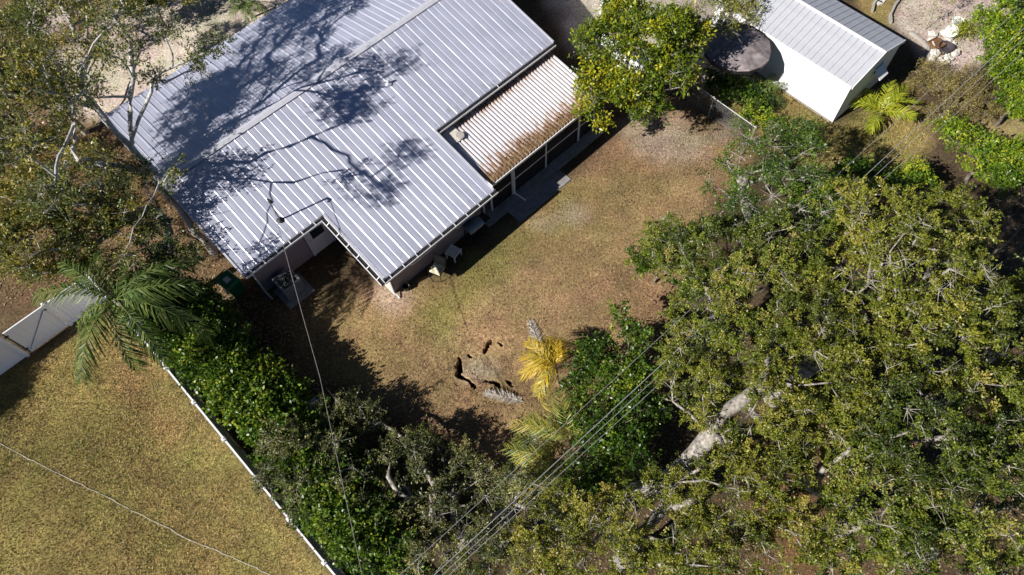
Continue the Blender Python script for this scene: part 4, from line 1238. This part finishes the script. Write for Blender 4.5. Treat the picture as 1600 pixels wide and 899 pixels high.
tree('live_oak', 'low live oak below the pale limb, with rust-brown leaves among the green', 'tree',
     [(1045, 830, 5.8, 1.5), (950, 865, 5.2, 1.2), (1150, 780, 6.4, 1.3), (1235, 865, 6.4, 1.3), (1130, 880, 6.4, 1.4), (880, 860, 4.4, .9), (1060, 760, 5.2, .8), (875, 800, 4.0, .7), (825, 875, 4.0, .9), (930, 790, 4.4, .7), (740, 890, 3.4, .8)], fork_z=2.0, seed=15, trunk_r=.28, **{**OK, 'tint0': .5, 'size': .06, 'per': 300})
tree('live_oak', 'small dark green live oak at the outer edge of the oak group', 'tree',
     [(1590, 540, 5.6, 1.2), (1640, 470, 5.4, 1.3), (1560, 590, 5.6, .9), (1640, 600, 6, 1.2)], fork_z=2, seed=16, trunk_r=.2, **{**OK, 'tint0': .35, 'sp': 'oakgreen'})
tree('live_oak', 'slender greener oak standing by the chain link fence end', 'tree',
     [(1185, 245, 4.6, 1.05), (1245, 290, 5.0, 1.1), (1130, 275, 3.6, .8), (1225, 215, 4.0, .8), (1160, 330, 4.4, .9), (1290, 330, 5.0, .9), (1255, 230, 4.4, .7)], seed=17, trunk_r=.18, fork_z=1.4, sp='hedge', size=.085, aspect=.5, dens=34, per=105, crad=.36, tint0=.36)
# ---- grey-green scrub trees by the bottom hedge
GK = dict(sp='greyoak', size=.078, aspect=.46, dens=34, per=165, crad=.36, bare=.15, bark=BARK)
tree('scrub_oak', 'open grey-green oak with bent pale limb by the dry lawn', 'tree',
     [(560, 655, 1.1, .85), (625, 730, 1.5, 1.15), (720, 735, 1.2, .85), (690, 800, 1.8, .95), (590, 820, 2.0, 1.0), (655, 695, 1.1, .7), (765, 765, 1.6, .75)], base=(730, 855), fork_z=.9,
     seeds=[[(690, 830, 1.4), (655, 795, 1.8), (620, 765, 2.1), (605, 745, 2.2)], [(676, 822, 1.5), (674, 785, 1.9), (676, 770, 2.1)]], seed=21, trunk_r=.2, **GK)
tree('scrub_oak', 'thin grey-green oak between the hedge and the bent-limbed oak', 'tree',
     [(500, 715, 1.9, .95), (440, 690, 2.3, .75), (520, 640, 1.4, .7), (470, 770, 2.3, .75), (545, 760, 2.2, .75), (425, 745, 2.2, .6)], fork_z=1.2, seed=22, trunk_r=.13, **GK)
tree('scrub_oak', 'scraggly oak below the yellow palm clump, bare grey twigs among leaves', 'tree',
     [(830, 830, 3.6, .9), (750, 860, 3.4, .9), (670, 880, 3.2, .8), (800, 760, 3.2, .6), (860, 780, 3.4, .6)], fork_z=1.0, seed=23, trunk_r=.15, **{**GK, 'bare': .35})
# ---- leafy hedge along the fence, one shrub after the other
HK = dict(sp='hedge', size=.125, aspect=.62, dens=58, per=70, crad=.34, trunk_r=.05, bark=BARKD, fork_z=.4, bare=.02, twigs=5, tipr=.008, tint0=.5)
hspots = [(-13.9, 10.9, 2.7, 'first from the feather palm'), (-13.0, 9.85, 2.5, 'second from the feather palm'), (-12.1, 8.95, 2.6, 'third from the feather palm'), (-11.1, 8.1, 2.5, 'fourth from the feather palm'), (-10.0, 7.15, 2.4, 'fifth from the feather palm'),
          (-9.0, 6.1, 2.3, 'sixth from the feather palm'), (-8.1, 5.0, 2.4, 'seventh from the feather palm'), (-7.1, 4.0, 2.5, 'eighth from the feather palm'), (-6.1, 3.1, 2.6, 'ninth from the feather palm')]
_Rt = CR.T


def pix(p):
    c = _Rt @ (np.array(p) - np.array([0, 0, HGT])); return c[0] / c[2] * F + 800, c[1] / c[2] * F + 449.5


for k, (x, y, h, lab) in enumerate(hspots):
    lb = []
    x += .36; y += .36
    for (dx, dy, z, rd) in ((0, 0, h - .55, .85), (.55, .35, h - .7, .8), (-.15, .45, h - .4, .6), (.45, -.35, h - .6, .65), (.9, .7, h - 1.1, .7), (.3, .1, .9, .8)):
        q = pix((x + dx, y + dy, z)); lb.append((q[0], q[1], z, rd))
    tree('hedge_shrub', 'glossy green hedge shrub behind the long white fence, %s' % lab, 'shrub', lb, seed=40 + k, group='hedge shrubs along the white fence', **HK)
# taller pair shading the yard behind the hedge
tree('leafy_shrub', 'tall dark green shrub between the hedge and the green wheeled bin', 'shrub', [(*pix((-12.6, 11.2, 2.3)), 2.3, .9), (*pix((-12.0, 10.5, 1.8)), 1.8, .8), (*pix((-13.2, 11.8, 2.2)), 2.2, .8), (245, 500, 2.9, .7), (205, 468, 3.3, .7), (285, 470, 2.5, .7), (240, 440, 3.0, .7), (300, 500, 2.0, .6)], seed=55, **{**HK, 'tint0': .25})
# ---- bright broadleaf tree between patio and umbrella
tree('broadleaf_tree', 'bright yellow-green broadleaf tree beside the patio roof corner', 'tree',
     [(945, 70, 3.9, 1.15), (1010, 60, 4.2, 1.2), (935, 130, 3.3, .95), (1050, 110, 3.6, 1.0), (990, 140, 3.4, 1.0), (1045, 40, 4.0, .9), (920, 165, 2.7, .55), (1015, 170, 2.9, .7), (975, 20, 3.8, .8), (1070, 70, 3.6, .7), (942, 195, 2.3, .35), (1078, 52, 4.4, .75), (1050, 40, 4.9, .8)],
     sp='broad', size=.15, aspect=.42, dens=40, per=78, crad=.33, trunk_r=.15, bark=BARK, fork_z=1.0, bare=.03, twigs=6, seed=61, tint0=.5, tintv=.2)
tree('olive_tree', 'dull olive small tree between the grey umbrella and the shed roof', 'tree',
     [(1150, 22, 2.6, .8), (1138, 40, 3.5, .6), (1108, 50, 3.9, .55), (1125, -10, 3.0, .8), (1175, 5, 2.9, .6), (1150, -45, 3.4, 1.0)], sp='oak', size=.08, dens=36, per=85, crad=.32, trunk_r=.09, fork_z=.9, seed=62, tint0=.45)
tree('pale_twig_tree', 'half-bare grey tree behind the bright broadleaf tree', 'tree',
     [(1085, 20, 2.2, .6), (1095, -20, 2.6, .7)], sp='dry', size=.08, dens=36, per=26, crad=.36, trunk_r=.06, fork_z=.8, seed=63, tint0=.5, bare=.4)
# spiky and leafy plants in the shade of the shed
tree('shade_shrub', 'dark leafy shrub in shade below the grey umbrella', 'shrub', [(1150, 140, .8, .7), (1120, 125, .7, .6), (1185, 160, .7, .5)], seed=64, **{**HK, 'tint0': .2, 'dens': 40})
tree('low_shrub', 'small light green shrub growing through the chain link fence', 'shrub', [(1175, 175, .7, .42), (1195, 190, .6, .4), (1160, 190, .5, .35)], seed=65, **{**HK, 'sp': 'lime', 'size': .09, 'tint0': .4})
tree('low_shrub', 'dark green low shrub on the dry grass below the shed wall', 'shrub', [(1250, 210, .7, .5), (1268, 205, .6, .4), (1235, 225, .7, .45)], seed=66, **{**HK, 'size': .08, 'tint0': .3})
# ---- right-hand lot
RK = dict(sp='lime', size=.11, aspect=.6, dens=60, per=60, crad=.30, trunk_r=.08, bark=BARKD, fork_z=.7, bare=.02, twigs=5, tipr=.008)
tree('leafy_tree', 'dense bright lime-green tree beside the lilac-grey sand', 'tree', [(1570, 55, 2.6, 1.0), (1600, 10, 2.9, 1.0), (1560, 100, 2.0, .7), (1605, 110, 2.4, .8), (1545, 30, 2.2, .6), (1580, -30, 3.0, 1.0)], seed=71, **RK)
tree('leafy_shrub', 'lime-green shrub below the wires, beside the olive brush', 'shrub', [(1590, 150, 1.8, .7), (1610, 170, 1.9, .7), (1575, 130, 1.5, .45)], seed=72, **RK)
tree('leafy_shrub', 'yellow-green leafy shrub between the tall oak and the olive brush', 'shrub', [(1500, 215, 1.8, .65), (1540, 240, 2.0, .8), (1580, 250, 2.1, .8), (1480, 200, 1.3, .45), (1560, 285, 2.0, .6), (1610, 230, 2.2, .7)], seed=73, **{**RK, 'tint0': .5})
tree('dry_brush', 'tan and olive dry brush beside the young coconut palm', 'shrub', [(1455, 110, .7, .6), (1480, 130, .9, .75), (1510, 150, 1.0, .8), (1535, 165, 1.0, .7), (1440, 130, .6, .4), (1470, 175, .8, .55), (1520, 120, .9, .6)], sp='dry', size=.07, aspect=.3, dens=80, per=85, crad=.34, trunk_r=.04, fork_z=.3, bare=.1, seed=74, tint0=.45, bark=BARKD, tipr=.007)
tree('dry_brush', 'bare brown twiggy brush by the dark oak', 'shrub', [(1590, 330, 2.0, .8), (1570, 380, 2.2, .7), (1600, 400, 2.4, .8)], sp='dry', size=.07, aspect=.3, dens=70, per=8, crad=.45, trunk_r=.05, fork_z=.4, bare=.2, seed=75, tint0=.3, bark=BARKD, tipr=.008)
tree('low_shrub', 'yellow-green low shrub under the wires above the tall oak', 'shrub', [(1425, 265, 1.3, .45), (1440, 285, 1.5, .4), (1405, 280, 1.2, .4)], seed=76, **{**RK, 'tint0': .6})
tree('low_shrub', 'dark green low shrub in the oak shade by the wires', 'shrub', [(1335, 270, 1.5, .6), (1300, 290, 1.6, .6), (1370, 285, 1.4, .5)], seed=77, **{**HK, 'tint0': .35})
for k, (x, y, h, lab) in enumerate(((1440, 45, 1.3, 'thin yellow-leaved sapling at the edging curve'), (1472, 25, 1.2, 'thin yellow-leaved sapling in the middle of the lilac-grey sand'), (1455, 5, 1.0, 'small yellow-leaved sapling at the top of the lilac-grey sand'))):
    tree('sapling', lab, 'sapling', [(*pix(G(x, y, 0) + [0, 0, h]), h, .28), (*pix(G(x, y, 0) + [.1, -.1, h * .7]), h * .7, .25)], sp='broad', size=.07, aspect=.45, dens=90, per=22, crad=.2, trunk_r=.014, fork_z=.3, bare=.2, seed=80 + k, tint0=.75, bark=BARKP, tipr=.006)
tree('low_shrub', 'yellowish spiky shrub beside the white plant pots', 'shrub', [(1505, 48, .5, .4), (1515, 42, .5, .3)], sp='coco', size=.16, aspect=.2, dens=80, per=40, crad=.35, trunk_r=.03, fork_z=.15, bare=.0, seed=85, tint0=.4, bark=BARKD, tipr=.006)
# ---- shrubs round the sinkhole palm
tree('leafy_shrub', 'glossy green shrub between the yellow palm clump and the live oak', 'shrub', [(930, 560, 2.0, .8), (985, 530, 2.2, .6), (960, 600, 2.4, .8), (1000, 590, 2.4, .7), (905, 590, 1.8, .6), (975, 495, 2.0, .4)], seed=91, **{**HK, 'tint0': .38, 'size': .1})
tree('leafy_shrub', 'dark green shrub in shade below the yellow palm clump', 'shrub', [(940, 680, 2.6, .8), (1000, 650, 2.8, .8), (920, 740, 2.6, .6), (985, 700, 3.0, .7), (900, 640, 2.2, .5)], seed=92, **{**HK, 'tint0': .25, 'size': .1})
tree('leafy_shrub', 'bright green vine-like shrub behind the fence below the thin oak', 'shrub', [(520, 800, 2.4, .7), (560, 850, 2.4, .7), (600, 880, 2.4, .7), (480, 800, 2.2, .5), (640, 860, 2.2, .5)], seed=93, **{**HK, 'tint0': .5, 'size': .1})
tree('leafy_shrub', 'dark green shrub on the lawn edge below the live oak nearest the patio', 'shrub', [(1010, 400, 1.6, .5), (1040, 370, 1.8, .5), (1075, 440, 2.2, .6), (1000, 415, 1.3, .35)], seed=94, **{**HK, 'tint0': .42, 'size': .1})
# ---- trees left of the house
SK = dict(sp='sparse', size=.095, aspect=.46, bark=BARKP, lobev=.15)
tree('grey_limbed_tree', 'open grey-limbed tree whose shadow lies across the metal roof', 'tree',
     [(100, 95, 7.8, 1.3), (185, 75, 8.2, .8), (60, 190, 7.2, 1.4), (255, 50, 8.0, .6), (325, 70, 7.8, .6), (150, 140, 7.4, .5), (90, 20, 8.0, 1.2), (270, 268, 7.2, .4), (120, 270, 6.8, 1.0), (30, 100, 7.6, 1.0), (240, 120, 8.0, .5), (170, 10, 8.4, .9), (172, 30, 10.4, .5), (60, 215, 10.6, .6), (68, 308, 9.6, .6), (30, 125, 10.3, .8), (110, 135, 9.6, .6), (200, 405, 5.9, .4), (-60, 150, 8.2, 1.5), (-130, 110, 9, 1.5), (70, -60, 9, 1.3), (150, -50, 8.6, 1.2), (-20, 225, 7.6, 1.2), (10, -60, 9.2, 1.2), (240, -50, 8.2, 1.0), (300, 110, 8.0, .5)],
     base=(335, 395), fork_z=2.6, limb_r=.055, seeds=[[(235, 270, 4.4), (180, 205, 5.6), (153, 172, 6.2), (105, 105, 7.2)], [(205, 225, 5.2), (203, 150, 6.8), (206, 60, 8.0)], [(153, 172, 6.2), (70, 135, 7.0)], [(235, 270, 4.4), (255, 285, 6.4), (275, 262, 7.1)], [(205, 225, 5.2), (240, 120, 7.4), (320, 80, 7.8)], [(235, 270, 4.4), (130, 255, 6.2), (60, 200, 7.0)]],
     seed=101, trunk_r=.15, dens=34, per=95, crad=.42, bare=.2, tint0=.52, **SK)
tree('green_tree', 'leafy green tree behind the palm crown, left of the metal roof', 'tree',
     [(60, 375, 5.6, 1.3), (130, 330, 5.2, 1.1), (200, 340, 4.8, 1.0), (250, 370, 4.2, .8), (40, 300, 5.8, 1.2), (290, 400, 3.6, .6), (-20, 380, 5.6, 1.0), (110, 400, 5.0, .9), (200, 280, 5.4, .8)],
     base=(290, 470), fork_z=1.8, seeds=[[(270, 360, 3.4), (240, 330, 4.4)], [(190, 350, 4.2), (120, 330, 5.0)]], seed=102, trunk_r=.17, dens=36, per=140, crad=.40, bare=.12, tint0=.5, **SK)
tree('yellowing_tree', 'yellow-green tree at the edge of the sandy drive', 'tree',
     [(20, 60, 5.0, 1.3), (60, 130, 4.6, .9), (-10, 140, 5.0, 1.2), (50, 10, 5.0, 1.0)], seed=103, trunk_r=.13, dens=36, per=120, crad=.38, bare=.1, tint0=.62, **SK)
tree('rusty_brush', 'rust-brown brush below the grey-limbed tree', 'shrub',
     [(30, 240, 1.4, 1.0), (90, 210, 1.3, .8), (130, 20, 1.5, .9), (160, 60, 1.2, .6), (60, 260, 1.2, .8), (10, 320, 1.2, .9), (120, 180, 1.0, .6)], sp='rust', size=.085, aspect=.4, dens=50, per=80, crad=.36, trunk_r=.05, fork_z=.3, bare=.1, seed=104, tint0=.4, bark=BARKD, tipr=.007)
tree('olive_shrub', 'low spreading olive shrub below the grey-limbed tree, beside the house wall', 'shrub', [(150, 250, 1.0, .8), (190, 300, 1.0, .8), (235, 350, .9, .7), (80, 300, 1.1, .9), (120, 225, .9, .6), (20, 400, 1.1, .9), (70, 430, 1.0, .7), (280, 390, .8, .6)], sp='sparse', size=.085, aspect=.42, dens=40, per=60, crad=.38, trunk_r=.04, fork_z=.25, bare=.2, seed=107, tint0=.55, tintv=.3, bark=BARKD, tipr=.007)
tree('drive_shrub', 'dark green shrub at the top of the sandy drive', 'shrub', [(215, 10, 1.6, .8), (180, -10, 1.8, .8), (250, -5, 1.5, .6), (300, -15, 1.5, .7)], seed=105, **{**HK, 'sp': 'sparse', 'size': .1, 'tint0': .4})
tree('shade_tree', 'leafy tree beyond the gate that shades the lawn corner', 'tree', [(*pix((-23.6, 7.6, 2.6)), 2.6, 1.1), (*pix((-24.2, 6.9, 2.8)), 2.8, 1.2), (*pix((-23.0, 8.5, 2.0)), 2.0, .8)], seed=106, trunk_r=.12, dens=44, per=90, crad=.4, bare=.02, **SK)


# ------------------------------------------------------------------ palms
def frond_mesh(L, nl, ll, lw, arch, r, vdroop=.5, start=.12, plume=0.0, rr=.016):
    """one feather frond growing along +x from the origin: rachis and leaflets"""
    S = 26; t = np.linspace(0, 1, S)
    x = L * (t - .12 * arch * t ** 2); z = L * (.34 * t - (.34 + .42 * arch) * t ** 2.1)
    ax = np.stack([x, .03 * L * np.sin(t * 2.2) * r.normal(), z], 1) if False else np.stack([x, .05 * L * t ** 2 * r.normal() * np.ones(S), z], 1)
    d = unit(np.gradient(ax, axis=0))
    rad = rr * (1 - .8 * t)
    v1, f1 = tubes(ax[:-1], ax[1:], rad[:-1], rad[1:], d[:-1], d[1:], 5)
    tl = np.concatenate([np.linspace(start, .995, nl)] * 2) + r.normal(size=2 * nl) * .004
    tl = np.clip(tl, 0, .999)
    side = np.concatenate([np.ones(nl), -np.ones(nl)])
    fi = tl * (S - 1); i0 = np.floor(fi).astype(int); fr_ = (fi - i0)[:, None]
    p = ax[i0] * (1 - fr_) + ax[np.minimum(i0 + 1, S - 1)] * fr_; dd = d[i0]
    lat = unit(np.cross(np.tile([0, 0, 1.0], (2 * nl, 1)), dd)) * side[:, None]
    upv = np.cross(dd, lat * side[:, None])
    ln = (ll * (np.sin(np.pi * (.12 + .8 * tl)) ** .6) * (.85 + .3 * r.random(2 * nl)))[:, None]
    out = unit(lat * 1.0 + dd * (.55 + .5 * tl)[:, None] + upv * (r.normal(size=(2 * nl, 1)) * (plume + .30) + .15) + r.normal(size=(2 * nl, 3)) * .12)
    m1 = p + out * ln * .5; tip = p + out * ln * .92 + np.array([0, 0, -1]) * ln * vdroop * (.7 + .6 * r.random((2 * nl, 1)))
    m1 = m1 - np.array([0, 0, 1]) * ln * vdroop * .22
    wv_ = unit(np.cross(out, unit(upv + r.normal(size=upv.shape) * .25))) * lw
    q = np.stack([p - wv_ * .3, m1 - wv_ * .5, m1 + wv_ * .5, p + wv_ * .3, m1 - wv_ * .5, tip - wv_ * .08, tip + wv_ * .08, m1 + wv_ * .5], 1).reshape(-1, 3)
    f2 = np.arange(len(q)).reshape(-1, 4)
    v, f = join([(v1, f1), (q, f2)])
    tint = np.concatenate([np.full(len(f1), .75), np.repeat(np.clip(.5 + r.normal(size=2 * nl) * .22, 0, 1), 2)])
    return v, f, tint


def palm(name, label, top, nf, L, ll, sp, az0=0, seed=1, trunk=(.13, .10), tilt=(-.25, .75), nl=46, lw=.035, arch=(.6, 1.2), base_shift=(0, 0), azs=None, shift=0.0, vdroop=.5, cat='palm', bark=None):
    r = np.random.default_rng(seed)
    b0 = np.array([top[0] + base_shift[0], top[1] + base_shift[1], 0])
    root = empty(name, tuple(b0), 0, label, cat)
    tl = np.array(top) - b0
    if trunk:
        pth = [tuple(tl * t + np.array([0, 0, -.05 if t == 0 else 0])) for t in np.linspace(0, 1, 12)]
        mbx = MB().tube(pth, trunk[0], 10, r2=trunk[1]); mbx.build('trunk', bark or BARK, root, smooth=True)
        for t in np.linspace(.06, .92, 16):
            c = tl * t; rr = trunk[0] + (trunk[1] - trunk[0]) * t
            MB().lathe(tuple(c), [(rr * .98, -.02), (rr * 1.07, 0), (rr * .98, .02)], 10).build('trunk_ring', bark or BARK, root)
    for k in range(nf):
        az = az0 + k * 2.39996 if azs is None else azs[k % len(azs)]
        tt = tilt[0] + (tilt[1] - tilt[0]) * ((k * .618) % 1)
        v, f, ti = frond_mesh(L * (.85 + .3 * r.random()), nl, ll, lw, r.uniform(*arch), r, vdroop)
        o = link('frond', mesh_np('frond', v, f, np.clip(ti + shift + r.normal() * .06, 0, 1)), LEAF[sp], root, tuple(tl), (r.normal() * .2, -tt, az))
    return root


qp = G(182, 468, 5.0)
palm('feather_palm', 'tall feather palm with drooping dark green fronds over the white fence corner', qp, 13, 2.75, .62, 'palm', seed=3, tilt=(-.30, .55), nl=44, lw=.046, trunk=(.15, .12), vdroop=.9, arch=(.5, 1.0), azs=[3.45, 4.45, 5.5, 2.6, 1.9, 1.3, .6, 6.1, 3.0, 2.2, 4.95, .1, 1.6])
cb = G(1377, 176, .5)
palm('young_coconut_palm', 'young coconut palm with broad yellow-green fronds beside the shed gable', cb, 8, 1.55, .48, 'coco', seed=5, tilt=(.2, .75), nl=30, lw=.05, trunk=(.09, .06), arch=(.5, .9), vdroop=.25, azs=[1.65, .75, 2.7, .2, 1.2, 2.1, -.6, -2.2])
# clustering yellow palm at the sinkhole
r9 = np.random.default_rng(9)
ab = G(895, 735, 0)
ar = empty('clumping_palm', tuple(ab), 0, 'clumping palm with yellow and green arching fronds beside the sinkhole', 'palm')
stems = []
for k in range(9):
    a = k * 2.4; q = np.array([.42 * math.cos(a), .5 * math.sin(a), 0]); hgt = 1.3 + .9 * r9.random()
    MB().tube([tuple(q * .5 + [0, 0, -.04]), tuple(q + [0, 0, hgt * .6]), tuple(q * 1.35 + [0, 0, hgt])], .045, 7, r2=.03).build('stem', mat('palm_cane', (.30, .26, .12), .6), ar)
    stems.append(q * 1.35 + np.array([0, 0, hgt]))
for k in range(60):
    s = stems[k % 9]; az = math.atan2(s[1], s[0]) + r9.normal() * .95
    left = math.cos(az) < -.1
    v, f, ti = frond_mesh(1.4 + .6 * r9.random(), 28, .50, .028, r9.uniform(.9, 1.5), r9, .6, rr=.010)
    sh = (-.08 if left else -.26) + r9.normal() * .12
    link('frond', mesh_np('frond', v, f, np.clip(ti * .7 + .15 + sh, 0, 1)), LEAF['areca'], ar, tuple(s), (r9.normal() * .2, -r9.uniform(.05, .75), az))
# yellow frond bent over the sinkhole edge
ay = G(872, 600, 0)
yp = empty('yellow_palm', tuple(ay), 0, 'bright golden-yellow palm fronds leaning over the sinkhole rim', 'palm')
MB().tube([(0, 0, -.04), (-.05, .05, .9), (-.1, .12, 1.5)], .05, 8, r2=.035).build('stem', mat('palm_cane', (.30, .26, .12), .6), yp)
for k in range(14):
    az = math.radians(150) + r9.normal() * .8
    v, f, ti = frond_mesh(1.0 + .35 * r9.random(), 24, .48, .030, r9.uniform(.9, 1.4), r9, .65, rr=.010)
    link('frond', mesh_np('frond', v, f, np.clip(ti * .5 + .52 + r9.normal() * .08, 0, 1)), LEAF['areca'], yp, (-.1, .12, 1.5), (r9.normal() * .2, -r9.uniform(.1, .8), az))
# fallen grey fronds
for k, (x, y, x2, y2, lab) in enumerate(((848, 560, 829, 502, 'fallen grey palm frond on the lawn above the golden palm'), (818, 628, 757, 612, 'fallen grey palm frond beside the lower sinkhole cracks'), (812, 712, 846, 668, 'fallen grey palm frond below the clumping palm'), (845, 790, 790, 735, 'fallen grey palm frond under the scraggly oak'))):
    a = G(x, y); b2 = G(x2, y2); d = b2 - a; L = np.linalg.norm(d)
    rz = np.random.default_rng(700 + k)
    v, f, ti = frond_mesh(L, 60, .34, .024, .05, rz, .1, start=.05, rr=.02)
    v = v.copy(); v[:, 2] = np.abs(v[:, 2]) * .22 + .03 + np.abs(rz.normal(size=len(v))) * .02
    o = link('fallen_frond', mesh_np('fallen_frond', v, f, ti), LEAF['deadpalm'], None, tuple(a), (0, 0, math.atan2(d[1], d[0])))
    tag(o, lab, 'palm frond')
# small spiky palms in the shade of the shed and by the drive
for (x, y, z, lab, sd_) in ((1190, 150, .3, 'low dark feather palm in the shade below the shed wall', 31), (385, 5, .9, 'small feather palm at the edge of the sandy drive', 32)):
    palm('low_palm', lab, G(x, y, z), 11, 1.1, .34, 'palm', seed=sd_, tilt=(.1, .9), nl=26, lw=.03, trunk=(.07, .06), arch=(.7, 1.2))
